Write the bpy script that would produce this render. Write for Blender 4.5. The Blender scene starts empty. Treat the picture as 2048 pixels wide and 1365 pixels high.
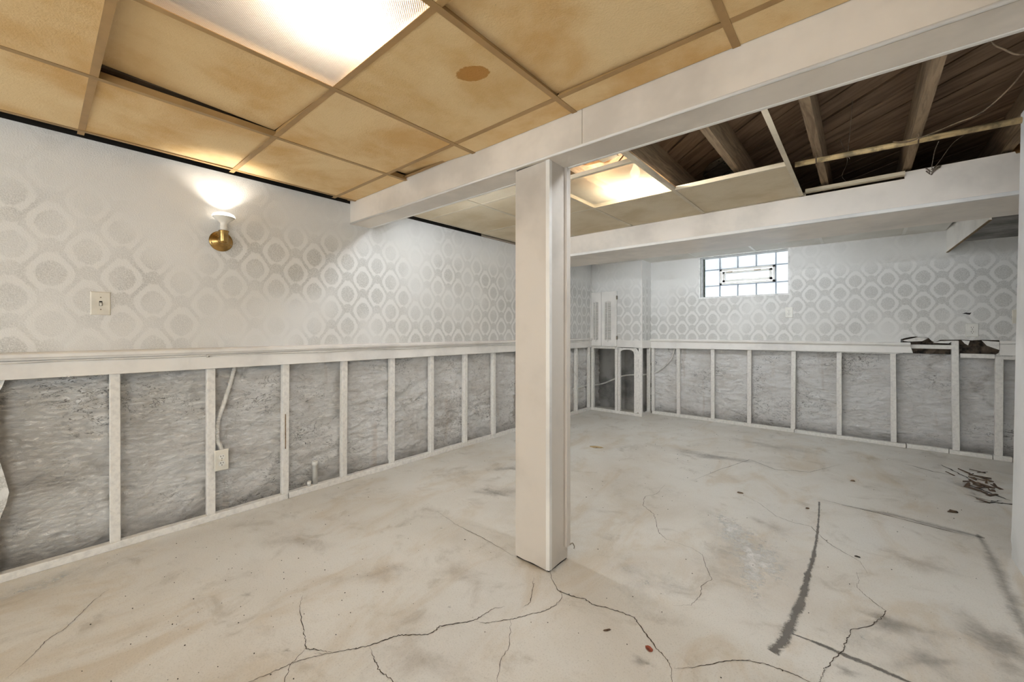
import bpy, bmesh, math, random
from mathutils import Vector, Matrix, noise
random.seed(7)
sc = bpy.context.scene
COL = sc.collection

# ------------------------------------------------------------------ camera, world, exposure
cam_d = bpy.data.cameras.new('camera')
cam_d.sensor_width = 36.0
cam_d.lens = 814.6 / 2048 * 36.0
cam_d.shift_y = -21.5 / 2048
cam_d.clip_start = 0.02
cam = bpy.data.objects.new('camera', cam_d)
cam.location = (2.8915, 0.0, 1.12)
cam.rotation_euler = (math.pi / 2, 0, math.atan(697 / 814.6))
COL.objects.link(cam)
sc.camera = cam

SKY = 7.6            # overcast daylight outside the basement window
BULB_A = 22.0        # bulb behind the near ceiling lens
BULB_B = 24.0        # bulb behind the far ceiling lens
FILL_TUBE = 60.0          # fluorescent fill strips added out of view behind the beams
SCONCE = 0.34         # reflector bulb of the wall sconce
sc.view_settings.view_transform = 'Standard'
sc.view_settings.look = 'None'
sc.view_settings.exposure = 0.48
sc.view_settings.gamma = 1.0
sc.view_settings.use_curve_mapping = False
sc.cycles.use_denoising = True
sc.cycles.max_bounces = 5
sc.cycles.glossy_bounces = 3
sc.cycles.diffuse_bounces = 4
sc.cycles.transparent_max_bounces = 12
sc.cycles.caustics_reflective = False
sc.cycles.caustics_refractive = False
sc.cycles.sample_clamp_indirect = 6.0
sc.cycles.adaptive_threshold = 0.1
sc.cycles.adaptive_min_samples = 16

world = bpy.data.worlds.new('overcast_sky')
sc.world = world
world.use_nodes = True
bg = world.node_tree.nodes['Background']
bg.inputs[0].default_value = (0.90, 0.94, 1.0, 1)
bg.inputs[1].default_value = SKY

# window portal: guides sampling of the daylight, emits nothing by itself
pd = bpy.data.lights.new('window_portal', 'AREA')
pd.shape = 'RECTANGLE'; pd.size = 0.96; pd.size_y = 0.52
pd.cycles.is_portal = True
po = bpy.data.objects.new('window_portal', pd)
po.location = (1.83, 5.66, 1.777); po.rotation_euler = (-math.pi / 2, 0, 0)
COL.objects.link(po)
# the same for the glazed door added behind the viewer for fill light
pd2 = bpy.data.lights.new('fill_door_portal', 'AREA')
pd2.shape = 'RECTANGLE'; pd2.size = 2.95; pd2.size_y = 1.9
pd2.cycles.is_portal = True
po2 = bpy.data.objects.new('fill_door_portal', pd2)
po2.location = (1.75, -5.65, 1.0); po2.rotation_euler = (math.pi / 2, 0, 0)
COL.objects.link(po2)
# and for the side window added behind the viewer for fill light
pd3 = bpy.data.lights.new('fill_side_portal', 'AREA')
pd3.shape = 'RECTANGLE'; pd3.size = 1.75; pd3.size_y = 1.0
pd3.cycles.is_portal = True
po3 = bpy.data.objects.new('fill_side_portal', pd3)
po3.location = (3.62, -1.6, 1.40); po3.rotation_euler = (0, math.pi / 2, 0)
po3.rotation_euler = (math.pi / 2, 0, math.pi / 2)
COL.objects.link(po3)

# ------------------------------------------------------------------ node helpers
def lin(c):
    def f(v):
        v /= 255.0
        return v / 12.92 if v <= 0.04045 else ((v + 0.055) / 1.055) ** 2.4
    return (f(c[0]), f(c[1]), f(c[2]), 1.0)

class G:
    """tiny node graph builder"""
    def __init__(s, name):
        s.mat = bpy.data.materials.new(name); s.mat.use_nodes = True
        s.nt = s.mat.node_tree; s.nt.nodes.clear()
        s.out = s.nt.nodes.new('ShaderNodeOutputMaterial')
    def put(s, sock, v):
        if isinstance(v, bpy.types.NodeSocket): s.nt.links.new(v, sock)
        elif isinstance(v, tuple) and len(v) == 3 and sock.type == 'RGBA': sock.default_value = lin(v)
        else: sock.default_value = v
    def m(s, op, a, b=None, c=None, clamp=False):
        n = s.nt.nodes.new('ShaderNodeMath'); n.operation = op; n.use_clamp = clamp
        s.put(n.inputs[0], a)
        if b is not None: s.put(n.inputs[1], b)
        if c is not None: s.put(n.inputs[2], c)
        return n.outputs[0]
    def add(s, a, b): return s.m('ADD', a, b)
    def sub(s, a, b): return s.m('SUBTRACT', a, b)
    def mul(s, a, b): return s.m('MULTIPLY', a, b)
    def step(s, v, lo, hi, to0=0.0, to1=1.0):
        n = s.nt.nodes.new('ShaderNodeMapRange'); n.interpolation_type = 'SMOOTHSTEP'
        s.put(n.inputs[0], v); s.put(n.inputs[1], lo); s.put(n.inputs[2], hi); s.put(n.inputs[3], to0); s.put(n.inputs[4], to1)
        return n.outputs[0]
    def coord(s, kind='Object'):
        return s.nt.nodes.new('ShaderNodeTexCoord').outputs[kind]
    def pos(s):
        return s.nt.nodes.new('ShaderNodeNewGeometry').outputs['Position']
    def sep(s, v):
        n = s.nt.nodes.new('ShaderNodeSeparateXYZ'); s.put(n.inputs[0], v); return n.outputs
    def comb(s, x, y, z):
        n = s.nt.nodes.new('ShaderNodeCombineXYZ')
        for i, v in enumerate((x, y, z)): s.put(n.inputs[i], v)
        return n.outputs[0]
    def scale(s, v, sx, sy, sz):
        n = s.nt.nodes.new('ShaderNodeVectorMath'); n.operation = 'MULTIPLY'
        s.put(n.inputs[0], v); n.inputs[1].default_value = (sx, sy, sz); return n.outputs[0]
    def shift(s, v, x, y, z):
        n = s.nt.nodes.new('ShaderNodeVectorMath'); n.operation = 'ADD'
        s.put(n.inputs[0], v); n.inputs[1].default_value = (x, y, z); return n.outputs[0]
    def noise(s, v, sc_, detail=4.0, rough=0.55, dist=0.0):
        n = s.nt.nodes.new('ShaderNodeTexNoise')
        s.put(n.inputs['Vector'], v); n.inputs['Scale'].default_value = sc_
        n.inputs['Detail'].default_value = detail; n.inputs['Roughness'].default_value = rough
        n.inputs['Distortion'].default_value = dist
        return n.outputs[0]
    def vor(s, v, sc_, feature='F1', out='Distance'):
        n = s.nt.nodes.new('ShaderNodeTexVoronoi'); n.feature = feature
        s.put(n.inputs['Vector'], v); n.inputs['Scale'].default_value = sc_
        return n.outputs[out]
    def mix(s, f, a, b):
        n = s.nt.nodes.new('ShaderNodeMix'); n.data_type = 'RGBA'
        s.put(n.inputs[0], f); s.put(n.inputs[6], a); s.put(n.inputs[7], b)
        return n.outputs[2]
    def bump(s, h, strength=0.3, dist=0.01, base=None):
        n = s.nt.nodes.new('ShaderNodeBump'); n.inputs['Strength'].default_value = strength
        n.inputs['Distance'].default_value = dist; s.put(n.inputs['Height'], h)
        if base is not None: s.put(n.inputs['Normal'], base)
        return n.outputs[0]
    def bsdf(s, color, rough=0.6, metal=0.0, normal=None, spec=0.35, coat=0.0, alpha=None, em=None, ems=0.0):
        n = s.nt.nodes.new('ShaderNodeBsdfPrincipled')
        s.put(n.inputs['Base Color'], color); s.put(n.inputs['Roughness'], rough)
        s.put(n.inputs['Metallic'], metal); n.inputs['Specular IOR Level'].default_value = spec
        n.inputs['Coat Weight'].default_value = coat
        if normal is not None: s.put(n.inputs['Normal'], normal)
        if alpha is not None: s.put(n.inputs['Alpha'], alpha)
        if em is not None:
            s.put(n.inputs['Emission Color'], em); n.inputs['Emission Strength'].default_value = ems
        return n.outputs[0]
    def shader(s, typ, **kw):
        n = s.nt.nodes.new(typ)
        for k, v in kw.items(): s.put(n.inputs[k], v)
        return n.outputs[0]
    def mixs(s, f, a, b):
        n = s.nt.nodes.new('ShaderNodeMixShader'); s.put(n.inputs[0], f); s.put(n.inputs[1], a); s.put(n.inputs[2], b)
        return n.outputs[0]
    def done(s, sh):
        s.nt.links.new(sh, s.out.inputs['Surface']); return s.mat

def plain(name, c, rough=0.6, metal=0.0, spec=0.35, var=0.06, scale=9.0, bump=0.05):
    g = G(name); p = g.coord()
    n = g.noise(p, scale, 5, 0.6)
    c2 = tuple(int(v * (1 - var * 2.2)) for v in c)
    col = g.mix(g.step(n, 0.40, 0.68), c, c2)
    return g.done(g.bsdf(col, rough, metal, g.bump(g.noise(p, scale * 9, 3), bump, 0.003) if bump else None, spec))

# ------------------------------------------------------------------ materials
def wallpaper(name, axis):
    g = G(name); P = g.pos(); s = g.sep(P)
    a = s[axis]; z = s[2]
    wob = g.noise(P, 3.0, 2)
    ax = g.m('DIVIDE', g.sub(a, 0.0459 if axis == 1 else 2.609), 0.2425)
    zz = g.m('DIVIDE', g.sub(z, 1.164 if axis == 1 else 1.157), 0.2375)
    # ogee lattice: garlands where f is near zero, a bouquet where it peaks, a plain band between
    jx = g.mul(g.sub(g.noise(P, 75, 2), 0.5), 0.55)
    tp = 2 * math.pi
    f = g.add(g.mul(g.m('COSINE', g.mul(ax, tp)), 1.2), g.mul(g.m('COSINE', g.mul(zz, tp)), 0.8))
    f = g.sub(f, g.mul(g.m('SINE', g.mul(zz, tp)), 0.32))
    d = g.add(g.m('ABSOLUTE', f), jx)
    kn = g.m('ABSOLUTE', g.sub(g.m('COSINE', g.mul(ax, tp)), g.m('COSINE', g.mul(zz, tp))))
    knot = g.step(g.add(kn, g.mul(jx, 0.5)), 1.52, 1.72)
    garl = g.sub(1.0, g.step(d, 0.20, 0.44))
    motif = g.add(g.m('MAXIMUM', garl, knot), g.step(d, 1.02, 1.28))
    sp1 = g.vor(P, 150.0); sp2 = g.noise(P, 190.0, 2, 0.7)
    speck = g.add(g.mul(g.step(sp1, 0.25, 0.55), 0.45), g.mul(g.step(sp2, 0.44, 0.58), 0.55))
    fade = g.step(g.noise(g.shift(P, 11, 4, 2), 0.95, 3, 0.6), 0.33, 0.55)
    top = g.sub(1.0, g.mul(g.step(z, 1.62, 1.86), g.step(wob, 0.30, 0.62, 0.55, 0.95)))
    k = g.mul(g.mul(motif, g.mul(fade, top)), g.add(0.15, g.mul(speck, 0.85)))
    col = g.mix(g.m('MINIMUM', k, 1.0), (224, 222, 218), (186, 184, 179))
    col = g.mix(g.mul(g.step(g.noise(P, 1.7, 5, 0.65), 0.5, 0.8), 0.25), col, (196, 190, 180))
    # mould and scuff flecks
    fl = g.mul(g.step(g.noise(g.scale(P, 1, 1, 1), 38, 3, 0.7), 0.72, 0.80), g.step(g.noise(g.shift(P, 1, 9, 3), 1.3, 2), 0.62, 0.75))
    col = g.mix(g.mul(fl, 0.55), col, (96, 84, 72))
    h = g.noise(P, 170, 2, 0.6)
    return g.done(g.bsdf(col, 0.55, 0, g.bump(h, 0.42, 0.004), 0.3))

def masonry_mat(name):
    g = G(name); P = g.pos()
    st = g.scale(P, 1.0, 1.0, 2.6)
    n1 = g.noise(st, 5.0, 7, 0.66, 0.6)
    n2 = g.noise(g.shift(P, 4, 4, 4), 1.6, 5, 0.6)
    col = g.mix(g.step(n1, 0.42, 0.66), (250, 248, 245), (236, 232, 227))
    col = g.mix(g.mul(g.step(n2, 0.50, 0.74), 0.45), col, (206, 199, 190))
    # bare grey-brown mortar showing where the whitewash has flaked off
    fl = g.noise(g.scale(P, 1, 1, 2.2), 26.0, 6, 0.72, 1.2)
    zone = g.step(g.noise(g.shift(P, 7, 1, 0), 2.2, 4, 0.6), 0.44, 0.62)
    flk = g.mul(g.step(fl, 0.565, 0.625), g.add(0.12, g.mul(zone, 0.70)))
    col = g.mix(g.mul(flk, 0.9), col, (78, 71, 63))
    big = g.step(g.noise(g.shift(g.scale(P, 1, 1, 1.4), 2, 8, 5), 1.9, 6, 0.7, 0.8), 0.56, 0.70)
    col = g.mix(g.mul(big, 0.42), col, (146, 134, 120))
    # dirt splashed along the foot of the wall
    z = g.sep(P)[2]
    foot = g.mul(g.sub(1.0, g.step(g.add(z, g.mul(g.sub(n1, 0.5), 0.22)), -0.01, 0.18)), 0.72)
    col = g.mix(foot, col, (92, 84, 73))
    # faint salt / rust streaks
    rs = g.step(g.noise(g.scale(P, 9, 9, 0.6), 1.0, 3), 0.60, 0.72)
    col = g.mix(g.mul(rs, 0.25), col, (190, 165, 140))
    # larger cracks where plaster has let go
    ck = g.m('ABSOLUTE', g.sub(g.noise(g.shift(g.scale(P, 1, 1, 1.8), 6, 3, 1), 4.5, 6, 0.65, 1.5), 0.5))
    col = g.mix(g.mul(g.sub(1.0, g.step(ck, 0.002, 0.010)), g.mul(zone, 0.75)), col, (66, 58, 50))
    h = g.noise(g.scale(P, 1, 1, 1.9), 26, 6, 0.80, 0.9)
    return g.done(g.bsdf(col, 0.85, 0, g.bump(h, 1.0, 0.020), 0.2))

def floor_mat():
    g = G('worn_painted_concrete'); P = g.pos()
    n1 = g.noise(g.scale(P, 1, 1, 1), 1.1, 6, 0.62, 0.4)
    n2 = g.noise(g.shift(P, 5, 2, 0), 4.5, 7, 0.68, 0.6)
    n3 = g.noise(g.shift(P, 1, 7, 0), 0.55, 4, 0.55)
    col = g.mix(g.step(n1, 0.36, 0.66), (218, 214, 206), (204, 197, 186))
    col = g.mix(g.mul(g.step(n3, 0.46, 0.66), 0.55), col, (224, 223, 219))
    col = g.mix(g.mul(g.step(n2, 0.52, 0.74), 0.55), col, (160, 151, 137))
    worn = g.step(g.noise(g.shift(P, 9, 9, 0), 2.3, 7, 0.7, 0.5), 0.60, 0.74)
    col = g.mix(g.mul(worn, 0.45), col, (156, 153, 147))
    tan = g.step(g.noise(g.scale(g.shift(P, 3, 1, 0), 1.0, 0.45, 1), 3.2, 6, 0.66, 0.8), 0.48, 0.70)
    col = g.mix(g.mul(tan, 0.40), col, (186, 164, 130))
    dots = g.mul(g.step(g.noise(g.shift(P, 8, 2, 0), 15, 4, 0.6), 0.70, 0.76), 0.5)
    col = g.mix(dots, col, (128, 122, 114))
    sp = g.step(g.noise(P, 46, 3, 0.75), 0.70, 0.745)
    spz = g.step(g.noise(g.shift(P, 2, 3, 0), 1.7, 3), 0.45, 0.62)
    col = g.mix(g.mul(g.mul(sp, spz), 0.75), col, (66, 58, 50))
    fine = g.noise(P, 160, 3, 0.7)
    col = g.mix(g.mul(g.step(fine, 0.52, 0.72), 0.30), col, (126, 115, 100))
    rough = g.add(0.36, g.mul(n2, 0.26))
    h = g.add(g.mul(g.noise(P, 34, 6, 0.65), 0.5), g.mul(n2, 1.1))
    return g.done(g.bsdf(col, rough, 0, g.bump(h, 0.16, 0.012), 0.55))

def tile_mat(name, c, c2, stain=False):
    g = G(name); P = g.coord()
    oi = g.nt.nodes.new('ShaderNodeObjectInfo').outputs['Random']
    Q = g.nt.nodes.new('ShaderNodeVectorMath'); Q.operation = 'ADD'
    g.put(Q.inputs[0], P); g.put(Q.inputs[1], g.comb(g.mul(oi, 31.0), g.mul(oi, 17.0), 0.0)); Q = Q.outputs[0]
    n = g.noise(Q, 2.2, 5, 0.6, 0.3)
    col = g.mix(g.step(n, 0.38, 0.70), c, c2)
    col = g.mix(g.mul(oi, 0.22), col, c2)
    fl = g.mul(g.step(g.noise(g.scale(Q, 1, 1.8, 1), 22, 3, 0.7), 0.725, 0.76), 0.6)
    col = g.mix(fl, col, (112, 82, 48))
    if stain:
        s = g.sep(P)
        dx = g.m('DIVIDE', g.sub(s[0], 0.168), 0.064); dy = g.m('DIVIDE', g.sub(s[1], -0.022), 0.050)
        # oval runs diagonally across the tile
        u = g.mul(g.add(dx, dy), 0.5); v = g.mul(g.sub(dx, dy), 0.5)
        r = g.m('SQRT', g.add(g.mul(g.mul(u, u), 1.3), g.mul(g.mul(v, v), 2.2)))
        r = g.add(r, g.mul(g.sub(g.noise(P, 60, 3), 0.5), 0.35))
        blot = g.sub(1.0, g.step(r, 0.82, 0.90))
        col = g.mix(g.mul(blot, 0.9), col, (184, 130, 62))
    h = g.add(g.noise(Q, 130, 4, 0.7), g.mul(g.noise(Q, 40, 3), 0.5))
    return g.done(g.bsdf(col, 0.8, 0, g.bump(h, 0.55, 0.004), 0.2))

def wood_mat(name, c, c2, axis_scale=(1, 12, 12), rough=0.8):
    g = G(name); P = g.coord()
    oi = g.nt.nodes.new('ShaderNodeObjectInfo').outputs['Random']
    Q = g.nt.nodes.new('ShaderNodeVectorMath'); Q.operation = 'ADD'
    g.put(Q.inputs[0], P); g.put(Q.inputs[1], g.comb(g.mul(oi, 7.0), g.mul(oi, 13.0), g.mul(oi, 5.0))); Q = Q.outputs[0]
    gr = g.noise(g.scale(Q, *axis_scale), 3.0, 6, 0.6, 1.0)
    col = g.mix(g.step(gr, 0.35, 0.68), c, c2)
    col = g.mix(g.mul(oi, 0.35), col, c2)
    return g.done(g.bsdf(col, rough, 0, g.bump(gr, 0.3, 0.003), 0.25))

M = {}
M['paper_left'] = wallpaper('damask_wallpaper_left', 1)
M['paper_back'] = wallpaper('damask_wallpaper_back', 0)
M['masonry'] = masonry_mat('flaking_whitewashed_masonry')
M['floor'] = floor_mat()
M['white'] = plain('white_paint', (236, 232, 226), 0.42, var=0.04, scale=2.5, bump=0.06)
M['white_stud'] = plain('scuffed_white_paint', (232, 228, 221), 0.55, var=0.03, scale=40, bump=0.25)
M['drywall'] = plain('white_drywall', (226, 227, 228), 0.6, var=0.03, scale=2, bump=0.05)
M['post'] = plain('post_panel_paint', (212, 203, 192), 0.36, var=0.05, scale=1.6, bump=0.05)
M['beam'] = plain('beam_panel_paint', (234, 224, 212), 0.34, var=0.05, scale=1.6, bump=0.05)
M['tile_near'] = tile_mat('yellowed_ceiling_tile', (238, 210, 162), (216, 174, 114))
M['tile_stain'] = tile_mat('stained_ceiling_tile', (234, 206, 158), (214, 176, 118), True)
M['tile_mid'] = tile_mat('tan_ceiling_tile', (214, 200, 174), (196, 178, 146))
M['tile_white'] = tile_mat('pale_ceiling_tile', (232, 230, 224), (214, 210, 200))
M['tee'] = plain('yellowed_tee_enamel', (178, 142, 92), 0.45, var=0.06, scale=3, bump=0.0)
M['tee_pale'] = plain('pale_tee_enamel', (206, 192, 166), 0.45, var=0.05, scale=3, bump=0.0)
M['galv'] = plain('galvanized_steel', (186, 188, 190), 0.38, 0.9, 0.5, var=0.12, scale=20, bump=0.05)
M['tin'] = plain('dull_tin', (228, 232, 238), 0.22, 1.0, 0.5, var=0.12, scale=9, bump=0.05)
M['joist'] = wood_mat('old_joist_wood', (158, 136, 108), (112, 92, 70), (14, 1, 14))
M['deck'] = wood_mat('dark_deck_board', (128, 104, 82), (92, 73, 55), (0.8, 7, 8))
M['kraft'] = wood_mat('kraft_paper', (190, 146, 94), (140, 98, 56), (6, 6, 6))
M['board'] = plain('raw_board', (206, 196, 176), 0.7, var=0.08, scale=14)
M['pipe'] = plain('tan_painted_pipe', (190, 164, 118), 0.5, var=0.18, scale=16, bump=0.2)
M['plastic'] = plain('white_plastic', (230, 227, 219), 0.3, spec=0.5, var=0.02, scale=8, bump=0.0)
M['ivory'] = plain('ivory_plastic', (226, 220, 206), 0.32, spec=0.5, var=0.03, scale=8, bump=0.0)
M['slot'] = plain('dark_slot', (34, 30, 27), 0.7, var=0.05, bump=0.0)
M['brass'] = plain('antique_brass', (186, 150, 92), 0.24, 1.0, 0.5, var=0.12, scale=12, bump=0.02)
M['screw'] = plain('dull_screw_metal', (150, 140, 124), 0.4, 0.8, bump=0.0)
M['pvc'] = plain('white_pvc', (222, 219, 212), 0.35, spec=0.5, var=0.05, scale=12, bump=0.02)
M['cable'] = plain('painted_cable', (212, 208, 200), 0.5, var=0.06, bump=0.0)
M['oldwire'] = plain('dusty_old_wire', (120, 100, 78), 0.8, var=0.2, scale=30, bump=0.0)
M['cobweb'] = plain('dusty_cobweb', (120, 106, 92), 0.95, var=0.2, scale=30, bump=0.0)
M['cavity'] = plain('grey_cavity_wall', (150, 147, 142), 0.9, var=0.14, scale=3.0, bump=0.3)
M['dark'] = plain('dark_cavity', (40, 34, 28), 0.9, var=0.2, scale=6, bump=0.2)
M['batt'] = plain('torn_insulation', (92, 80, 68), 0.95, var=0.3, scale=16, bump=0.6)
M['crack'] = plain('crack_dirt', (70, 60, 50), 0.9, var=0.2, scale=30, bump=0.0)
M['deepcrack'] = plain('deep_crack_dirt', (38, 32, 27), 0.9, var=0.2, scale=30, bump=0.0)
M['brick'] = plain('red_brick', (148, 76, 54), 0.85, var=0.2, scale=40, bump=0.3)
M['sliver'] = wood_mat('rotten_wood_sliver', (124, 102, 82), (56, 45, 36), (10, 40, 40))
M['grit'] = plain('dark_grit', (60, 52, 45), 0.9, var=0.25, scale=60, bump=0.0)
M['mortar'] = plain('window_mortar', (206, 212, 216), 0.8, var=0.05, scale=20, bump=0.1)
M['jamb'] = plain('peeling_white_jamb', (234, 233, 230), 0.6, var=0.06, scale=22, bump=0.3)
M['green'] = plain('mossy_edge', (96, 104, 88), 0.9, var=0.3, scale=40, bump=0.3)
M['socketwhite'] = plain('bulb_neck_glass', (238, 232, 220), 0.25, spec=0.5, var=0.02, bump=0.0)

def decal(name, c, dens=0.75, scale=14.0, rng=(0.12, 0.42)):
    g = G(name); P = g.pos(); uv = g.sep(g.coord('UV'))
    edge = g.sub(1.0, g.mul(g.m('ABSOLUTE', g.sub(uv[1], 0.5)), 2.0))
    n = g.noise(P, scale, 6, 0.72, 0.5); n2 = g.noise(P, scale * 7, 3, 0.7)
    k = g.add(g.add(edge, g.mul(g.sub(n, 0.5), 1.9)), g.mul(g.sub(n2, 0.5), 0.7))
    al = g.mul(g.step(k, *rng), dens)
    return g.done(g.bsdf(c, 0.55, 0, None, 0.4, alpha=al))
M['glue'] = decal('dark_adhesive_residue', (112, 108, 103), 0.74, 22, (0.10, 0.75))
M['smear'] = decal('grey_floor_smear', (122, 118, 112), 0.42, 7, (0.05, 1.3))
M['tanstain'] = decal('tan_floor_stain', (150, 128, 100), 0.30, 6, (0.05, 1.5))
M['scuff_sheen'] = decal('scuffs_and_window_sheen', (238, 238, 236), 0.85, 26, (0.15, 1.3))  # scuffs mixed with the window's floor reflection, painted as pale colour
M['salt_sheen'] = decal('pale_wear_and_sheen', (222, 222, 219), 0.45, 9, (0.05, 1.5))  # mostly worn floor; one patch also paints the window's gleam

def glass_block():
    g = G('frosted_glass_block'); P = g.pos()
    n = g.noise(P, 5.0, 3, 0.5)
    tr = g.shader('ShaderNodeBsdfTransparent', Color=(0.37, 0.385, 0.39, 1))
    tl = g.shader('ShaderNodeBsdfTranslucent', Color=(0.42, 0.435, 0.44, 1))
    gl = g.shader('ShaderNodeBsdfGlossy', Roughness=0.15)
    body = g.mixs(g.step(n, 0.35, 0.65, 0.70, 0.45), tl, tr)
    return g.done(g.mixs(0.06, body, gl))
M['glassblock'] = glass_block()
def lit_mortar():
    g = G('window_mortar')
    a = g.mixs(0.55, g.shader('ShaderNodeBsdfDiffuse', Color=(206, 212, 218)), g.shader('ShaderNodeBsdfTranslucent', Color=(0.5, 0.54, 0.58, 1)))
    return g.done(g.mixs(0.40, a, g.shader('ShaderNodeBsdfTransparent', Color=(0.45, 0.48, 0.52, 1))))
M['mortar'] = lit_mortar()

def clear_glass():
    g = G('hopper_pane_glass')
    tr = g.shader('ShaderNodeBsdfTransparent', Color=(0.34, 0.35, 0.355, 1))
    tl = g.shader('ShaderNodeBsdfTranslucent', Color=(0.42, 0.435, 0.44, 1))
    return g.done(g.mixs(0.3, tr, tl))
M['pane'] = clear_glass()

def fill_glass():
    g = G('fill_glass')
    return g.done(g.mixs(0.05, g.shader('ShaderNodeBsdfTransparent', Color=(0.95, 0.97, 0.97, 1)), g.shader('ShaderNodeBsdfGlossy', Roughness=0.02)))
M['fillglass'] = fill_glass()

def lens_mat(name, prism, tint):
    g = G(name); P = g.coord()
    if prism:
        s = g.sep(P); f = 2 * math.pi / 0.0085
        h = g.mul(g.m('SINE', g.mul(s[0], f)), g.m('SINE', g.mul(s[1], f)))
        cell = g.step(h, 0.25, 0.9)
        nrm = g.bump(h, 0.9, 0.004)
    else:
        h = g.noise(P, 60, 3); cell = g.mul(h, 0.4); nrm = g.bump(h, 0.2, 0.002)
    dirt = g.step(g.noise(P, 5.0, 5, 0.65), 0.52, 0.78)
    col = g.mix(g.mul(cell, 0.30), tint, (206, 180, 160))
    col = g.mix(g.mul(dirt, 0.25), col, (196, 164, 132))
    tl = g.shader('ShaderNodeBsdfTranslucent', Color=col, Normal=nrm)
    df = g.shader('ShaderNodeBsdfDiffuse', Color=col, Normal=nrm)
    gl = g.shader('ShaderNodeBsdfGlossy', Roughness=0.25, Normal=nrm)
    tr = g.shader('ShaderNodeBsdfTransparent', Color=(1, 0.97, 0.92, 1))
    a = g.mixs(0.22, tl, df)
    a = g.mixs(0.52, a, tr)
    return g.done(g.mixs(0.05, a, gl))
M['lens_prism'] = lens_mat('prismatic_lens', True, (250, 240, 230))
M['lens_flat'] = lens_mat('milky_lens', False, (250, 244, 226))

def glow(name, c, st):
    g = G(name); return g.done(g.shader('ShaderNodeEmission', Color=lin(c), Strength=st))
M['bulb_glow'] = glow('lit_bulb', (255, 232, 196), 2.2)
M['fill_tube_glow'] = glow('fill_fluorescent_tube', (238, 246, 255), FILL_TUBE)
M['bulb_soft'] = glow('lit_reflector_face', (255, 246, 230), 2.2)

# ------------------------------------------------------------------ mesh helpers
def link(o, parent=None):
    COL.objects.link(o)
    if parent is not None: o.parent = parent
    return o

class MB:
    def __init__(s): s.v = []; s.f = []; s.uv = None
    def poly(s, pts):
        b = len(s.v); s.v += [tuple(p) for p in pts]; s.f.append(tuple(range(b, b + len(pts)))); return s
    def hexa(s, p):
        """8 corners: bottom 4 then top 4, counter-clockwise seen from above"""
        b = len(s.v); s.v += [tuple(q) for q in p]
        for f in ((3, 2, 1, 0), (4, 5, 6, 7), (0, 1, 5, 4), (1, 2, 6, 5), (2, 3, 7, 6), (3, 0, 4, 7)):
            s.f.append(tuple(b + i for i in f))
        return s
    def box(s, x0, x1, y0, y1, z0, z1):
        return s.hexa([(x0, y0, z0), (x1, y0, z0), (x1, y1, z0), (x0, y1, z0), (x0, y0, z1), (x1, y0, z1), (x1, y1, z1), (x0, y1, z1)])
    def prism(s, pts, off):
        """extrude a planar outline by off"""
        n = len(pts); b = len(s.v); off = Vector(off)
        s.v += [tuple(p) for p in pts] + [tuple(Vector(p) + off) for p in pts]
        s.f.append(tuple(range(b, b + n))[::-1]); s.f.append(tuple(range(b + n, b + 2 * n)))
        for i in range(n):
            j = (i + 1) % n; s.f.append((b + i, b + j, b + n + j, b + n + i))
        return s
    def tube(s, pts, r, seg=8, caps=True):
        pts = [Vector(p) for p in pts]; n = len(pts); rs = r if isinstance(r, (list, tuple)) else [r] * n
        b = len(s.v); up = Vector((0, 0, 1)); prev = None
        for i, p in enumerate(pts):
            t = (pts[min(i + 1, n - 1)] - pts[max(i - 1, 0)]).normalized()
            if prev is None:
                a = t.cross(up)
                if a.length < 1e-3: a = t.cross(Vector((1, 0, 0)))
            else:
                a = prev - t * prev.dot(t)
            a.normalize(); prev = a; c = t.cross(a)
            for k in range(seg):
                th = 2 * math.pi * k / seg
                s.v.append(tuple(p + (a * math.cos(th) + c * math.sin(th)) * rs[i]))
        for i in range(n - 1):
            for k in range(seg):
                k2 = (k + 1) % seg
                s.f.append((b + i * seg + k, b + i * seg + k2, b + (i + 1) * seg + k2, b + (i + 1) * seg + k))
        if caps:
            s.f.append(tuple(b + k for k in range(seg))[::-1]); s.f.append(tuple(b + (n - 1) * seg + k for k in range(seg)))
        return s
    def lathe(s, prof, o, axis, seg=24):
        """prof: (r, h) pairs turned about axis through o"""
        o = Vector(o); ax = Vector(axis).normalized()
        a = ax.cross(Vector((0, 0, 1)))
        if a.length < 1e-3: a = Vector((1, 0, 0))
        a.normalize(); c = ax.cross(a); b = len(s.v)
        for r, h in prof:
            for k in range(seg):
                th = 2 * math.pi * k / seg
                s.v.append(tuple(o + ax * h + (a * math.cos(th) + c * math.sin(th)) * max(r, 1e-5)))
        for i in range(len(prof) - 1):
            for k in range(seg):
                k2 = (k + 1) % seg
                s.f.append((b + i * seg + k, b + i * seg + k2, b + (i + 1) * seg + k2, b + (i + 1) * seg + k))
        s.f.append(tuple(b + k for k in range(seg))[::-1])
        s.f.append(tuple(b + (len(prof) - 1) * seg + k for k in range(seg)))
        return s
    def mesh(s, name, mat, smooth=False, center=None):
        me = bpy.data.meshes.new(name)
        v = s.v
        if center is not None: v = [(p[0] - center[0], p[1] - center[1], p[2] - center[2]) for p in v]
        me.from_pydata(v, [], s.f); me.update()
        bm = bmesh.new(); bm.from_mesh(me); bmesh.ops.recalc_face_normals(bm, faces=bm.faces); bm.to_mesh(me); bm.free()
        me.materials.append(M[mat])
        if smooth:
            for p in me.polygons: p.use_smooth = True
        return me
    def build(s, name, mat, parent=None, smooth=False, bevel=0.0, center=None, **props):
        o = bpy.data.objects.new(name, s.mesh(name, mat, smooth, center))
        if center is not None: o.location = center
        link(o, parent)
        if bevel:
            b = o.modifiers.new('edge', 'BEVEL'); b.width = bevel; b.segments = 2; b.limit_method = 'ANGLE'
        for k, v in props.items(): o[k] = v
        return o

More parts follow.
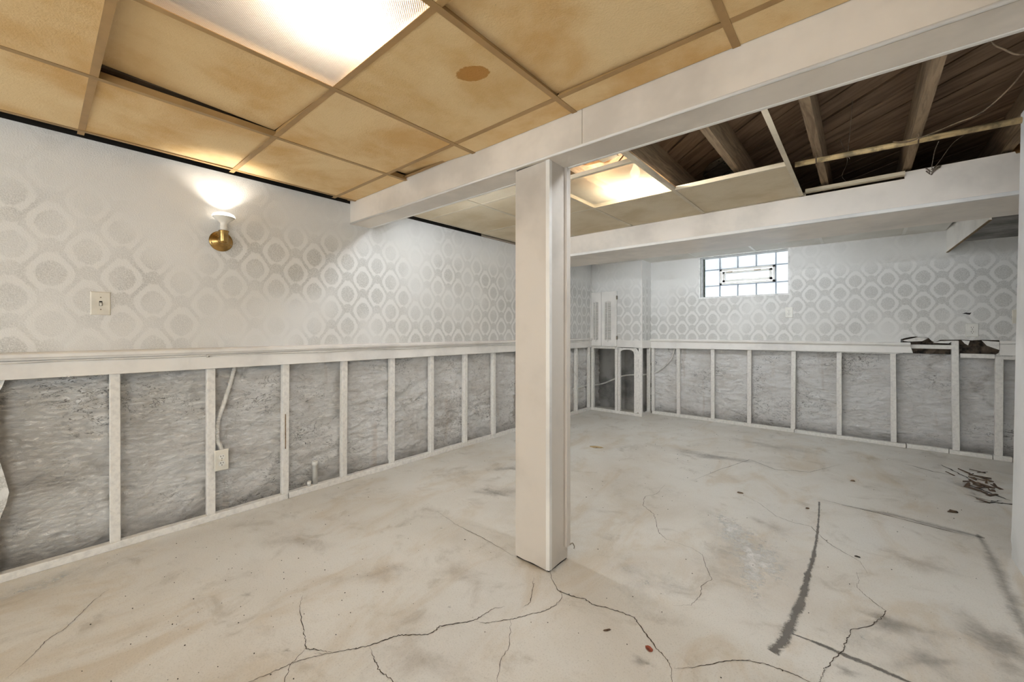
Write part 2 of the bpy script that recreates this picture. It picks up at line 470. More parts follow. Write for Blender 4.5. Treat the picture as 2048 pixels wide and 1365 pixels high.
def tag(o, label, cat, kind=None, group=None):
    o['label'] = label; o['category'] = cat
    if kind: o['kind'] = kind
    if group: o['group'] = group
    return o
def empty(name, loc=(0, 0, 0)):
    o = bpy.data.objects.new(name, None); o.location = loc; o.empty_display_size = 0.05
    COL.objects.link(o); return o
def spline(pts, n=6):
    P = [Vector(p) for p in pts]; out = []
    for i in range(len(P) - 1):
        p0, p1, p2, p3 = P[max(i - 1, 0)], P[i], P[i + 1], P[min(i + 2, len(P) - 1)]
        for k in range(n):
            t = k / n
            out.append(0.5 * ((2 * p1) + (p2 - p0) * t + (2 * p0 - 5 * p1 + 4 * p2 - p3) * t * t + (3 * p1 - p0 - 3 * p2 + p3) * t ** 3))
    out.append(P[-1]); return out

XR = 3.455      # face of the right wall
YB = 5.385      # face of the back wall
YN = -5.5       # wall behind the camera
ZT = 2.34       # underside of everything above

# ------------------------------------------------------------------ floor
fl = MB()
nx, ny = 46, 84
for j in range(ny + 1):
    for i in range(nx + 1):
        x = -0.12 + 4.62 * i / nx; y = YN + (5.62 - YN) * j / ny
        fl.v.append((x, y, 0.0))
for j in range(ny):
    for i in range(nx):
        a = j * (nx + 1) + i; fl.f.append((a, a + 1, a + nx + 2, a + nx + 1))
floor = fl.build('floor', 'floor')
tag(floor, 'worn painted concrete basement floor with branching cracks', 'floor', 'structure')

# ------------------------------------------------------------------ masonry sheets
def masonry(parent, a0, a1, z0, z1, mapf, seed, amp=1.0, step=0.0085, mat='masonry'):
    mb = MB(); na = int((a1 - a0) / step); nz = int((z1 - z0) / step)
    for j in range(nz + 1):
        z = z0 + (z1 - z0) * j / nz
        for i in range(na + 1):
            a = a0 + (a1 - a0) * i / na
            q = Vector((a + seed, z * 1.9, seed * 0.37))
            d = 0.016 * noise.fractal(q * 2.3, 1.0, 2.0, 3) + 0.013 * noise.fractal(q * 8.0, 0.75, 2.1, 5)
            fk = noise.noise(Vector((a * 9.0 + seed, z * 17.0, seed * 1.3))); d += 0.006 * (1 if fk > 0.12 else (0 if fk < 0.05 else (fk - 0.05) / 0.07))
            r = 1.0 - abs(noise.noise(Vector((a * 5.0 + seed * 2, z * 15.0, seed))))
            d += 0.008 * (r ** 5) * (1 if noise.noise(q * 1.7 + Vector((5, 5, 5))) > 0 else 0.2)
            lump = noise.noise(Vector((a * 1.4 + seed, z * 2.0 + 3, 1.7)))
            d += 0.010 * lump + (0.020 * max(0, 0.16 - z) / 0.16)
            mb.v.append(mapf(a, z, d * amp))
    for j in range(nz):
        for i in range(na):
            b = j * (na + 1) + i; mb.f.append((b, b + 1, b + na + 2, b + na + 1))
    me = bpy.data.meshes.new('masonry'); me.from_pydata(mb.v, [], mb.f); me.update()
    for p in me.polygons: p.use_smooth = True
    me.materials.append(M[mat])
    o = bpy.data.objects.new('masonry', me); link(o, parent)
    o['label'] = 'rough flaking whitewashed foundation masonry'
    return o

# ------------------------------------------------------------------ left wall
PT = 0.006
wl = MB()
wl.box(-0.012, PT, YN, 5.10, 0.90, 2.060)                          # papered panel above the rail
wl.box(-0.30, -0.14, YN, 5.62, -0.05, ZT)                       # foundation mass behind
torn = [(-0.01, YN, 0.0), (-0.01, -0.135, 0.0), (-0.01, -0.118, 0.10), (-0.01, -0.112, 0.22), (-0.01, -0.101, 0.295), (-0.01, -0.087, 0.343), (-0.01, -0.078, 0.396),
        (-0.01, -0.092, 0.478), (-0.01, -0.106, 0.55), (-0.01, -0.112, 0.70), (-0.01, -0.110, 0.84), (-0.01, -0.097, 0.87), (-0.01, -0.088, 0.905), (-0.01, -0.070, 0.92), (-0.01, YN, 0.92)]
wl.prism(torn, (0.014, 0, 0))
wall_left = wl.build('wall_left', 'paper_left')
MB().box(-0.05, -0.006, -1.1, 5.10, 2.060, ZT).build('top_plate', 'dark', wall_left)
tag(wall_left, 'long wall with grey damask wallpaper above exposed white studs', 'wall', 'structure')
masonry(wall_left, -0.30, 5.55, 0.0, 0.96, lambda a, z, d: (-0.060 + d, a, z), 3.1)

def sloped(x0, x1, y0, y1, zlo0, zhi0, zlo1, zhi1):
    return MB().hexa([(x0, y0, zlo0), (x1, y0, zlo0), (x1, y1, zlo1), (x0, y1, zlo1), (x0, y0, zhi0), (x1, y0, zhi0), (x1, y1, zhi1), (x0, y1, zhi1)])
# apron board and chair rail run slightly downhill into the room
sloped(PT, 0.024, YN, 5.095, 0.919, 0.990, 0.880, 0.972).build('apron_board', 'white', wall_left, bevel=0.003)
rail = MB()
prof = [(0.0, -0.028), (0.020, -0.028), (0.028, -0.018), (0.036, -0.014), (0.038, 0.0), (0.030, 0.006), (0.014, 0.008), (0.0, 0.010)]
def rail_run(mb, p0, p1, nrm):
    n = len(prof); b = len(mb.v)
    for p in (p0, p1):
        for h, z in prof: mb.v.append((p[0] + nrm[0] * h, p[1] + nrm[1] * h, p[2] + z))
    for i in range(n):
        j = (i + 1) % n; mb.f.append((b + i, b + j, b + n + j, b + n + i))
    mb.f.append(tuple(range(b, b + n))); mb.f.append(tuple(range(b + n, b + 2 * n)))
rail_run(rail, (PT, YN, 1.022), (PT, 5.095, 1.000), (1, 0))
rail.build('chair_rail', 'white', wall_left)
# bottom plate in two lengths
for y0, y1, dz in ((YN, 1.09, 0.0), (1.094, 3.10, 0.002), (3.104, 5.09, -0.001)):
    MB().box(-0.040, 0.004, y0, y1, 0.0, 0.037 + dz).build('bottom_plate', 'white_stud', wall_left, bevel=0.003)
stud_mesh = {}
def stud(parent, x, y, z0, z1, w=0.038, d=0.042, along='y', lean=0.0):
    key = (w, d, along, round(z1 - z0, 3))
    if key not in stud_mesh:
        h = z1 - z0
        mb = MB()
        if along == 'y': mb.box(-d, 0, -w / 2, w / 2, 0, h)
        else: mb.box(-w / 2, w / 2, 0, d, 0, h)
        stud_mesh[key] = mb.mesh('stud', 'white_stud')
    o = bpy.data.objects.new('stud', stud_mesh[key]); o.location = (x, y, z0); link(o, parent)
    o.rotation_euler = (lean if along == 'y' else 0, lean if along == 'x' else 0, random.uniform(-0.03, 0.03))
    b = o.modifiers.new('edge', 'BEVEL'); b.width = 0.003; b.segments = 2
    return o
for k in range(-1, 12):
    y = 0.264 + 0.4053 * k
    if k == -1: y = -0.128
    stud(wall_left, 0.0, y, 0.037, 0.92, w=0.040, lean=random.uniform(-0.006, 0.006))
stud(wall_left, 0.0, 5.065, 0.037, 0.92)
# torn paper flaps hanging under the apron
for y, w, h in ((0.098, 0.028, 0.022), (0.28, 0.05, 0.008), (0.52, 0.03, 0.008), (1.62, 0.05, 0.012), (2.32, 0.05, 0.016), (2.9, 0.03, 0.010), (3.2, 0.03, 0.013)):
    zt = 0.919 - 0.039 * (y + 0.1) / 5.2
    MB().prism([(PT + 0.012, y - w / 2, zt + 0.002), (PT + 0.012, y + w / 2, zt + 0.002), (PT + 0.02, y + w * 0.15, zt - h), (PT + 0.018, y - w * 0.2, zt - h * 0.5)], (0.0012, 0, 0)).build('paper_flap', 'white', wall_left)
# wood showing on one stud
MB().box(0.0008, 0.0026, 1.070, 1.076, 0.335, 0.565).build('split_strip', 'joist', wall_left)

# ------------------------------------------------------------------ back wall with window opening and torn-out lower right
WX0, WX1, WZ0, WZ1 = 1.376, 2.285, 1.530, 2.020
wb = MB()
y0, y1 = YB, YB + 0.012
wb.box(0.745, WX0, y0, y1, 0.89, ZT); wb.box(WX0, WX1, y0, y1, 0.89, WZ0); wb.box(WX0, WX1, y0, y1, WZ1, ZT)
wb.box(WX1, 3.15, y0, y1, 0.89, ZT)
rag = [(3.15, y0, 0.89), (3.19, y0, 0.90), (3.183, y0, 1.034), (3.215, y0, 1.046), (3.25, y0, 1.056), (3.288, y0, 1.062), (3.33, y0, 1.052), (3.371, y0, 1.050), (3.392, y0, 1.022), (3.413, y0, 1.008),
       (3.445, y0, 1.032), (3.532, y0, 1.034), (3.575, y0, 1.036), (3.64, y0, 1.030), (3.70, y0, 1.036), (3.80, y0, 1.034), (3.808, y0, 0.974), (3.797, y0, 0.925), (3.775, y0, 0.905), (3.80, y0, 0.895), (4.42, y0, 0.89), (4.42, y0, ZT), (3.15, y0, ZT)]
wb.prism(rag, (0, 0.012, 0))
# foundation mass behind, also around the window
for b in ((-0.3, WX0 - 0.03, 5.57, 5.66, -0.05, ZT), (WX1 + 0.07, 4.6, 5.57, 5.66, -0.05, ZT), (WX0 - 0.03, WX1 + 0.07, 5.57, 5.66, -0.05, 1.475), (WX0 - 0.03, WX1 + 0.07, 5.57, 5.66, 2.09, ZT)):
    wb.box(*b)
wall_back = wb.build('wall_back', 'paper_back')
tag(wall_back, 'far wall with damask wallpaper, small window and exposed studs', 'wall', 'structure')
masonry(wall_back, 0.72, 4.4, 0.0, 0.95, lambda a, z, d: (a, YB + 0.062 - d, z), 9.4)
# dark batt remains in the torn opening
bt = MB(); nbx, nbz = 60, 18
for j in range(nbz + 1):
    for i in range(nbx + 1):
        x = 3.20 + 0.62 * i / nbx; z = 0.90 + 0.17 * j / nbz
        d = noise.fractal(Vector((x * 16, z * 16, 4.2)), 0.8, 2.0, 3)
        bt.v.append((x, YB + 0.040 - 0.026 * d, z))
for j in range(nbz):
    for i in range(nbx):
        a = j * (nbx + 1) + i; bt.f.append((a, a + 1, a + nbx + 2, a + nbx + 1))
bt.build('insulation_tuft', 'batt', wall_back, smooth=True, label='dark crumpled insulation showing in the opening')
for pts in ([(3.19, 1.02), (3.30, 1.055), (3.37, 1.045), (3.33, 1.018), (3.24, 1.012)], [(3.40, 1.004), (3.50, 1.0), (3.53, 1.026), (3.44, 1.02)], [(3.70, 1.03), (3.80, 1.02), (3.80, 0.95), (3.73, 0.985)], [(3.58, 1.03), (3.63, 1.025), (3.62, 0.985), (3.60, 1.0)]):
    MB().prism([(x, YB + 0.004 + random.uniform(0, 0.012), z) for x, z in pts], (0, 0.003, 0)).build('torn_paper', 'white_stud', wall_back)
# apron, rail (stop short of the torn part)
MB().prism([(0.745, YB, 0.880), (3.268, YB, 0.905), (3.252, YB, 0.968), (0.745, YB, 0.972)], (0, -0.016, 0)).build('apron_board', 'white', wall_back, bevel=0.003)
rb = MB(); rail_run(rb, (0.745, YB, 0.994), (3.25, YB, 0.996), (0, -1)); rb.build('chair_rail', 'white', wall_back)
MB().box(3.80, 4.4, YB - 0.012, YB, 0.905, 1.0).build('apron_board', 'white', wall_back, bevel=0.003)
MB().box(3.80, 4.4, YB - 0.010, YB, 1.004, 1.030).build('chair_rail', 'white', wall_back, bevel=0.003)
for x, z1 in ((1.105, 0.90), (1.515, 0.90), (1.907, 0.90), (2.329, 0.90), (2.725, 0.90), (3.136, 0.905), (3.547, 1.026), (3.797, 0.897), (4.2, 0.9)):
    stud(wall_back, x, YB + 0.001, 0.037, z1, w=0.042 if x < 3.5 else 0.046, d=0.040, along='x', lean=random.uniform(-0.008, 0.008))
stud(wall_back, 0.770, YB + 0.001, 0.037, 0.89, along='x')
MB().box(3.25, 3.524, YB + 0.002, YB + 0.036, 0.948, 0.985).build('cleat', 'white_stud', wall_back, bevel=0.003)
MB().box(3.571, 3.775, YB + 0.002, YB + 0.036, 0.874, 0.912).build('cleat', 'white_stud', wall_back, bevel=0.003)
MB().box(3.822, 4.4, YB + 0.002, YB + 0.036, 0.868, 0.895).build('cleat', 'white_stud', wall_back, bevel=0.003)
for x0, x1, dz, sk in ((0.76, 2.34, 0.0, 0.0), (2.344, 3.22, -0.002, 0.004), (3.226, 3.50, 0.002, -0.004), (3.504, 3.76, -0.002, 0.0), (3.764, 3.87, 0.004, 0.006), (3.876, 4.40, -0.004, 0.0)):
    MB().box(x0, x1, YB - 0.004 - sk, YB + 0.040, 0.0, 0.037 + dz).build('bottom_plate', 'white_stud', wall_back, bevel=0.003)
# small torn hole above the outlet, with a vertical seam
MB().prism([(3.581, YB, 1.268), (3.592, YB, 1.272), (3.605, YB, 1.278), (3.618, YB, 1.274), (3.638, YB, 1.276), (3.628, YB, 1.258), (3.612, YB, 1.262), (3.600, YB, 1.266)], (0, -0.0012, 0)).build('torn_hole', 'slot', wall_back)
MB().box(3.6185, 3.6205, YB - 0.0015, YB, 1.30, 1.44).build('paper_seam', 'white', wall_back)

# ------------------------------------------------------------------ boxed-out corner (chimney-like bump) with louvered shutter
BX, BY = 0.745, 5.09
bo = MB()
bo.box(0.0, BX, BY, BY + 0.012, 0.885, ZT)
wall_bump = bo.build('wall_corner', 'paper_back')
tag(wall_bump, 'boxed out papered corner with louvered shutter and open framing below', 'wall', 'structure')
MB().box(BX - 0.012, BX, BY + 0.0005, YB + 0.012, 0.885, ZT).build('side_panel', 'paper_left', wall_bump)
MB().box(-0.10, 0.74, 5.44, 5.455, 0, 0.95).build('cavity_panel', 'cavity', wall_bump)
MB().box(-0.06, 0.74, BY + 0.02, 5.44, 0.93, 0.94).build('cavity_top', 'cavity', wall_bump)
MB().box(0.400, BX + 0.002, BY - 0.006, BY, 0.893, 0.985).build('apron_board', 'white', wall_bump, bevel=0.002)
MB().box(BX, BX + 0.006, BY - 0.006, YB, 0.885, 0.985).build('apron_board', 'white', wall_bump, bevel=0.002)
MB().box(BX - 0.004, BX + 0.004, BY - 0.004, BY + 0.006, 0.89, 2.03).build('corner_bead', 'white', wall_bump, bevel=0.001)
for x, w in ((0.022, 0.040), (0.385, 0.038), (0.425, 0.030), (0.655, 0.034), (0.722, 0.045)):
    stud(wall_bump, x, BY + 0.001, 0.037, 0.895, w=w, d=0.040, along='x')
stud(wall_bump, BX, 5.36, 0.037, 0.89, w=0.04, d=0.04, along='y')
MB().box(0.0, BX + 0.002, BY - 0.004, BY + 0.040, 0.0, 0.037).build('bottom_plate', 'white_stud', wall_bump, bevel=0.003)
MB().box(BX - 0.038, BX + 0.004, BY + 0.042, YB - 0.006, 0.0, 0.037).build('bottom_plate', 'white_stud', wall_bump, bevel=0.003)
MB().box(0.0, 0.40, BY - 0.004, BY + 0.03, 0.868, 0.898).build('cleat', 'white_stud', wall_bump, bevel=0.002)
# arched scrap of panel between two studs
arch = [(0.442, BY, 0.895)]
for k in range(9):
    t = math.pi * k / 8
    arch.append((0.540 - 0.098 * math.cos(t), BY, 0.80 + 0.065 * math.sin(t) ** 0.6 if 0 < k < 8 else 0.80))
arch.append((0.638, BY, 0.895))
MB().prism(arch, (0, 0.006, 0)).build('panel_scrap', 'white_stud', wall_bump)
rg = [(0.672, BY - 0.001, 0.04)]
for k in range(16): rg.append((0.693 + random.uniform(0.0, 0.045), BY - 0.001, 0.06 + k * 0.052))
rg += [(0.672, BY - 0.001, 0.88)]
MB().prism(rg, (0, 0.006, 0)).build('ragged_strip', 'white_stud', wall_bump)

# louvered shutter
sh = empty('louvered_shutter', (0.203, BY, 0.905))
tag(sh, 'white double louvered shutter panel on the boxed out corner', 'shutter')
sh_loc = Vector((0.203, BY, 0.905))
def part(mb, name, mat, parent, base, **kw):
    mb.v = [tuple(Vector(p) - Vector(base)) for p in mb.v]
    return mb.build(name, mat, parent, **kw)
SX0, SX1, SZ0, SZ1 = 0.006, 0.402, 0.902, 1.645
MBd = MB().box(SX0, SX1, BY - 0.006, BY - 0.001, SZ0, SZ1)
part(MBd, 'back_panel', 'cavity', sh, sh_loc)
def leaf(x0, x1, st0, st1):
    lf = MB()
    lf.box(x0, x0 + st0, BY - 0.026, BY - 0.006, SZ0, SZ1); lf.box(x1 - st1, x1, BY - 0.026, BY - 0.006, SZ0, SZ1)
    lf.box(x0 + st0, x1 - st1, BY - 0.026, BY - 0.006, SZ0, SZ0 + 0.085); lf.box(x0 + st0, x1 - st1, BY - 0.026, BY - 0.006, SZ1 - 0.135, SZ1)
    fr = part(lf, 'shutter_frame', 'white', sh, sh_loc)
    xa, xb = x0 + st0, x1 - st1; n = 24
    sm = MB().hexa([(-(xb - xa) / 2, 0.004, -0.009), ((xb - xa) / 2, 0.004, -0.009), ((xb - xa) / 2, 0.006, -0.006), (-(xb - xa) / 2, 0.006, -0.006),
                    (-(xb - xa) / 2, -0.008, 0.006), ((xb - xa) / 2, -0.008, 0.006), ((xb - xa) / 2, -0.005, 0.009), (-(xb - xa) / 2, -0.005, 0.009)]).mesh('louver_slat', 'white')
    for k in range(n):
        z = SZ0 + 0.085 + (SZ1 - 0.135 - SZ0 - 0.085) * (k + 0.5) / n
        o = bpy.data.objects.new('louver_slat', sm); link(o, fr); o.location = Vector(((xa + xb) / 2, BY - 0.016, z)) - sh_loc
    part(MB().box((xa + xb) / 2 - 0.004, (xa + xb) / 2 + 0.004, BY - 0.034, BY - 0.026, SZ0 + 0.06, SZ1 - 0.125), 'tilt_rod', 'white', fr, sh_loc)
leaf(SX0, 0.176, 0.046, 0.046)
leaf(0.180, SX1, 0.050, 0.080)
for z in (1.02, 1.56):
    part(MB().box(SX1 - 0.004, SX1 + 0.008, BY - 0.03, BY - 0.002, z - 0.025, z + 0.025), 'hinge', 'screw', sh, sh_loc, bevel=0.001)

# ------------------------------------------------------------------ glass block window
win = MB()
t = 0.02
# reveal boards lining the opening
win.box(WX0 - t, WX0, YB - 0.002, 5.56, WZ0, WZ1); win.box(WX1, WX1 + t, YB - 0.002, 5.56, WZ0, WZ1)
win.box(WX0 - t, WX1 + t, YB - 0.002, 5.56, WZ0 - t, WZ0); win.box(WX0 - t, WX1 + t, YB - 0.002, 5.56, WZ1, WZ1 + t)
window = win.build('window_1', 'jamb')
tag(window, 'small glass block window with a central hopper vent', 'window', 'structure')
MB().box(WX0 + 0.001, WX0 + 0.010, 5.515, 5.55, WZ0, WZ1).build('jamb_strip', 'green', window)
MB().box(WX0 + 0.000, WX0 + 0.006, 5.41, 5.46, WZ0, WZ1).build('jamb_strip', 'jamb', window, bevel=0.001)
xs = [1.356, 1.552, 1.752, 1.949, 2.146, 2.346]; zs = [1.479, 1.680, 1.882, 2.084]
gb = {}
def block(x0, x1, z0, z1):
    w, h = round(x1 - x0 - 0.006, 3), round(z1 - z0 - 0.006, 3)
    if (w, h) not in gb:
        b = 0.010; mb = MB(); hw, hh = w / 2, h / 2
        mb.hexa([(-hw, -0.040, -hh), (hw, -0.040, -hh), (hw, 0.040, -hh), (-hw, 0.040, -hh), (-hw, -0.040, hh), (hw, -0.040, hh), (hw, 0.040, hh), (-hw, 0.040, hh)])
        gb[(w, h)] = mb.mesh('glass_block', 'glassblock')
    o = bpy.data.objects.new('glass_block', gb[(w, h)]); o.location = ((x0 + x1) / 2, 5.592, (z0 + z1) / 2); link(o, window)
    m = o.modifiers.new('edge', 'BEVEL'); m.width = 0.008; m.segments = 2
for i in range(5):
    for j in range(3):
        if j == 1 and 1 <= i <= 3: continue
        block(xs[i], xs[i + 1], zs[j], zs[j + 1])
mo = MB()
for x in xs[1:-1]:
    for z0, z1 in ((zs[0], zs[1]), (zs[2], zs[3])): mo.box(x - 0.003, x + 0.003, 5.558, 5.600, z0, z1)
for x in (xs[1], xs[4]): mo.box(x - 0.003, x + 0.003, 5.558, 5.600, zs[1], zs[2])
for z in zs[1:3]:
    mo.box(xs[0], xs[5], 5.558, 5.600, z - 0.003, z + 0.003)
mo.build('mortar_joint', 'mortar', window)
vf = MB()
vx0, vx1, vz0, vz1 = 1.557, 2.141, 1.685, 1.877
for b in ((vx0, vx1, vz0, vz0 + 0.022), (vx0, vx1, vz1 - 0.022, vz1), (vx0, vx0 + 0.022, vz0, vz1), (vx1 - 0.022, vx1, vz0, vz1)): vf.box(b[0], b[1], 5.545, 5.620, b[2], b[3])
vent = vf.build('vent_frame', 'plastic', window)
vs = MB()
for b in ((vx0 + .03, vx1 - .03, vz0 + .03, vz0 + .055), (vx0 + .03, vx1 - .03, vz1 - .055, vz1 - .03), (vx0 + .03, vx0 + .055, vz0 + .03, vz1 - .03), (vx1 - .055, vx1 - .03, vz0 + .03, vz1 - .03)): vs.box(b[0], b[1], 5.552, 5.60, b[2], b[3])
vs.build('vent_sash', 'plastic', vent)
MB().box(vx0 + .05, vx1 - .05, 5.572, 5.580, vz0 + .05, vz1 - .05).build('vent_pane', 'pane', vent)
for x in (1.665, 1.965):
    MB().box(x - 0.034, x + 0.034, 5.538, 5.556, vz1 - 0.046, vz1 - 0.030).build('vent_latch', 'screw', vent, bevel=0.003)

# ------------------------------------------------------------------ right wall stub and the unseen enclosure
rw = MB()
edge = [(3.112, 0.0), (3.118, 0.02), (3.105, 0.05), (3.128, 0.09), (3.112, 0.16), (3.092, 0.35), (3.075, 0.60), (3.060, 0.80), (3.040, 1.10), (3.015, 1.40), (2.998, 1.62), (2.975, 1.90), (2.965, 2.05), (2.962, 2.12)]
outline = [(XR, -0.7, 0.0)] + [(XR, y, z) for y, z in edge] + [(XR, -0.7, 2.12)]
rw.prism(outline, (0.014, 0, 0))
rw.box(XR, XR + 0.014, YN, -2.5, 0, 2.12).box(XR, XR + 0.014, -2.5, -0.7, 0, 0.88).box(XR, XR + 0.014, -2.5, -0.7, 1.92, 2.12)
for b in ((YN, -2.5, 0, ZT), (-0.7, 2.93, 0, ZT), (-2.5, -0.7, 0, 0.88), (-2.5, -0.7, 1.92, ZT)): rw.box(XR + 0.014, XR + 0.10, *b)
wall_right = rw.build('wall_right', 'drywall')
tag(wall_right, 'white drywall edge of the near side wall', 'wall', 'structure')
wn = MB().box(4.42, 4.5, 2.9, 5.6, 0, ZT).box(XR + 0.10, 4.45, 2.80, 2.93, 0, ZT)
wall_nook = wn.build('wall_nook', 'drywall'); tag(wall_nook, 'white wall closing the alcove beyond the near side wall', 'wall', 'structure')
wr = MB().box(-0.3, 0.3, YN - 0.1, YN, 0, ZT).box(3.2, XR + 0.2, YN - 0.1, YN, 0, ZT).box(0.3, 3.2, YN - 0.1, YN, 0, 0.08).box(0.3, 3.2, YN - 0.1, YN, 1.93, ZT).build('wall_rear', 'drywall'); tag(wr, 'plain white wall behind the viewer', 'wall', 'structure')

dr = MB()  # glazed opening invented to bring soft daylight into the room
for x0, x1 in ((0.3, 0.36), (1.72, 1.78), (3.14, 3.2)): dr.box(x0, x1, YN - 0.08, YN - 0.02, 0.08, 1.93)
dr.box(0.3, 3.2, YN - 0.08, YN - 0.02, 0.08, 0.14).box(0.3, 3.2, YN - 0.08, YN - 0.02, 1.87, 1.93)
door = dr.build('fill_door', 'plastic'); tag(door, 'wide unseen glazed door added behind the viewer for fill daylight', 'door', 'structure')
for x0, x1 in ((0.355, 1.725), (1.775, 3.145)): MB().box(x0, x1, YN - 0.053, YN - 0.047, 0.135, 1.875).build('fill_door_pane', 'fillglass', door)

w2m = MB()  # second made-up opening, brightens the long wall and column side
for b in ((-2.5, -2.45, 0.88, 1.92), (-1.625, -1.575, 0.88, 1.92), (-0.75, -0.7, 0.88, 1.92), (-2.5, -0.7, 0.88, 0.93), (-2.5, -0.7, 1.87, 1.92)): w2m.box(XR + 0.04, XR + 0.09, *b)
w2o = w2m.build('fill_window', 'plastic'); tag(w2o, 'unseen side window added behind the viewer for fill daylight', 'window', 'structure')
for y0_, y1_ in ((-2.455, -1.62), (-1.58, -0.745)): MB().box(XR + 0.06, XR + 0.066, y0_, y1_, 0.925, 1.875).build('fill_window_pane', 'fillglass', w2o)

# ------------------------------------------------------------------ joists and diagonal deck
ceil = MB().box(-0.3, 4.6, YN - 0.1, 5.7, ZT - 0.005, ZT + 0.05).build('ceiling', 'dark')
tag(ceil, 'dark underside of the floor above with joists and diagonal boards', 'ceiling', 'structure')
bw = 0.137; g_ = 0.008
k = 0
s0 = 2.9
while s0 < 8.6:
    s1 = s0 + bw * math.sqrt(2)
    # board runs along (1,-1): strip s0 < x+y < s1, clipped to x in [1.2, 4.4]
    xa, xb = 1.2, 4.40
    pts = []
    def at(x, s): return (x, s - x)
    poly = [at(xa, s0 + g_), at(xb, s0 + g_), at(xb, s1 - g_), at(xa, s1 - g_)]
    ylo, yhi = 1.2, 5.4
    # clip in y
    def clip(poly, c, keep_hi):
        out = []
        for i in range(len(poly)):
            p, q = poly[i], poly[(i + 1) % len(poly)]
            ip = (p[1] >= c) if keep_hi else (p[1] <= c); iq = (q[1] >= c) if keep_hi else (q[1] <= c)
            if ip: out.append(p)
            if ip != iq:
                t_ = (c - p[1]) / (q[1] - p[1]); out.append((p[0] + t_ * (q[0] - p[0]), c))
        return out
    poly = clip(clip(poly, ylo, True), yhi, False)
    if len(poly) >= 3:
        cx = sum(p[0] for p in poly) / len(poly); cy = sum(p[1] for p in poly) / len(poly)
        zz = 2.300 + random.uniform(-0.004, 0.003)
        mb = MB(); rot = math.pi / 4
        c_, s_ = math.cos(rot), math.sin(rot)
        loc = []
        for p in poly:
            dx, dy = p[0] - cx, p[1] - cy
            loc.append((dx * c_ - dy * s_, dx * s_ + dy * c_, 0))
        mb.prism(loc, (0, 0, 0.022))
        o = bpy.data.objects.new('deck_board', mb.mesh('deck_board', 'deck')); o.location = (cx, cy, zz); o.rotation_euler = (0, 0, -rot); link(o, ceil)
    s0 = s1
jm = MB().box(-0.020, 0.020, YN, 5.56, 0, 0.195).mesh('joist', 'joist')
for i in range(-1, 10):
    x = 0.30 + 0.4055 * i
    if x < 0.05: continue
    o = bpy.data.objects.new('joist', jm); o.location = (x - 0.027 + 0.0, 0, 2.122); link(o, ceil)

# ------------------------------------------------------------------ beams and column
def beam(name, y0, y1, z0, z1, x0, x1, label, bead=True):
    root = MB().box(x0, x1, y0 + 0.006, y1 - 0.006, z0 + 0.006, z1).build(name, 'beam')
    tag(root, label, 'beam', 'structure')
    return root
b1 = beam('boxed_beam', 1.522, 1.686, 1.912, 2.10, 0.006, XR, 'near boxed ceiling beam carried by the square column')
MB().box(0.007, 1.985, 1.519, 1.5285, 1.918, 2.082).build('face_panel', 'beam', b1, bevel=0.001)
MB().box(1.987, XR - 0.001, 1.519, 1.5285, 1.918, 2.088).build('face_panel', 'beam', b1, bevel=0.001)
MB().box(0.007, XR - 0.001, 1.5285, 1.672, 1.909, 1.9185).build('soffit_panel', 'beam', b1)
MB().tube([(0.007, 1.523, 1.914), (XR - 0.001, 1.523, 1.914)], 0.0065, 8).build('corner_bead', 'white', b1, smooth=True)
MB().box(0.007, XR - 0.001, 1.673, 1.690, 1.9065, 1.945).build('rear_strip', 'white', b1, bevel=0.002)
b2 = beam('boxed_beam', 3.520, 4.140, 1.875, 2.064, 0.006, 4.42, 'far wide boxed soffit beam below the window ceiling')
MB().box(0.007, 4.419, 3.516, 3.527, 1.884, 2.064).build('face_panel', 'beam', b2)
MB().box(3.10, 4.419, 3.517, 3.530, 2.064, 2.086).build('face_panel', 'beam', b2)
MB().prism([(3.10, 3.5165, 2.086), (4.419, 3.5165, 2.086), (4.419, 3.5165, 2.092), (3.545, 3.5165, 2.094), (3.54, 3.5165, 2.108), (3.10, 3.5165, 2.106)], (0, 0.012, 0)).build('face_panel', 'beam', b2)
MB().box(0.007, 4.419, 3.522, 4.139, 1.871, 1.8815).build('soffit_panel', 'beam', b2)
MB().box(0.007, 4.419, 3.514, 3.540, 1.868, 1.892).build('corner_strip', 'white', b2, bevel=0.003)

cx0, cx1, cy0, cy1 = 1.597, 1.800, 1.540, 1.692
col = MB().box(cx0 + 0.004, cx1 - 0.004, cy0 + 0.004, cy1, 0.0, 1.912).build('column', 'slot')
tag(col, 'square boxed white post in the middle of the room', 'column', 'structure')
MB().prism([(cx0, cy0, 0.010), (1.65, cy0, 0.006), (1.70, cy0, 0.009), (1.782, cy0, 0.004), (1.782, cy0, 1.909), (cx0, cy0, 1.902)], (0, 0.005, 0)).build('face_panel', 'post', col)
MB().prism([(cx1, cy0 + 0.018, 0.006), (cx1, 1.63, 0.010), (cx1, cy1, 0.008), (cx1, cy1, 1.909), (cx1, cy0 + 0.018, 1.909)], (-0.005, 0, 0)).build('side_panel', 'post', col)
MB().box(cx0, cx0 + 0.005, cy0 + 0.004, cy1, 0.006, 1.909).build('side_panel', 'post', col)
MB().prism([(1.7815, cy0 - 0.003, 0.004), (cx1 + 0.003, cy0 - 0.003, 0.010), (cx1 + 0.003, cy0 + 0.019, 0.006), (1.7815, cy0 + 0.019, 0.003)], (0, 0, 1.905)).build('corner_trim', 'white', col, bevel=0.002)
MB().prism([(cx0 - 0.018, 1.655, 0.05), (cx0 - 0.001, 1.655, 0.05), (cx0 - 0.001, 1.655, 1.909), (cx0 - 0.021, 1.655, 1.909)], (0, 0.03, 0)).build('edge_strip', 'post', col, bevel=0.002)
MB().box(cx1 + 0.001, cx1 + 0.016, 1.664, 1.696, 0.07, 1.909).build('edge_strip', 'post', col, bevel=0.002)
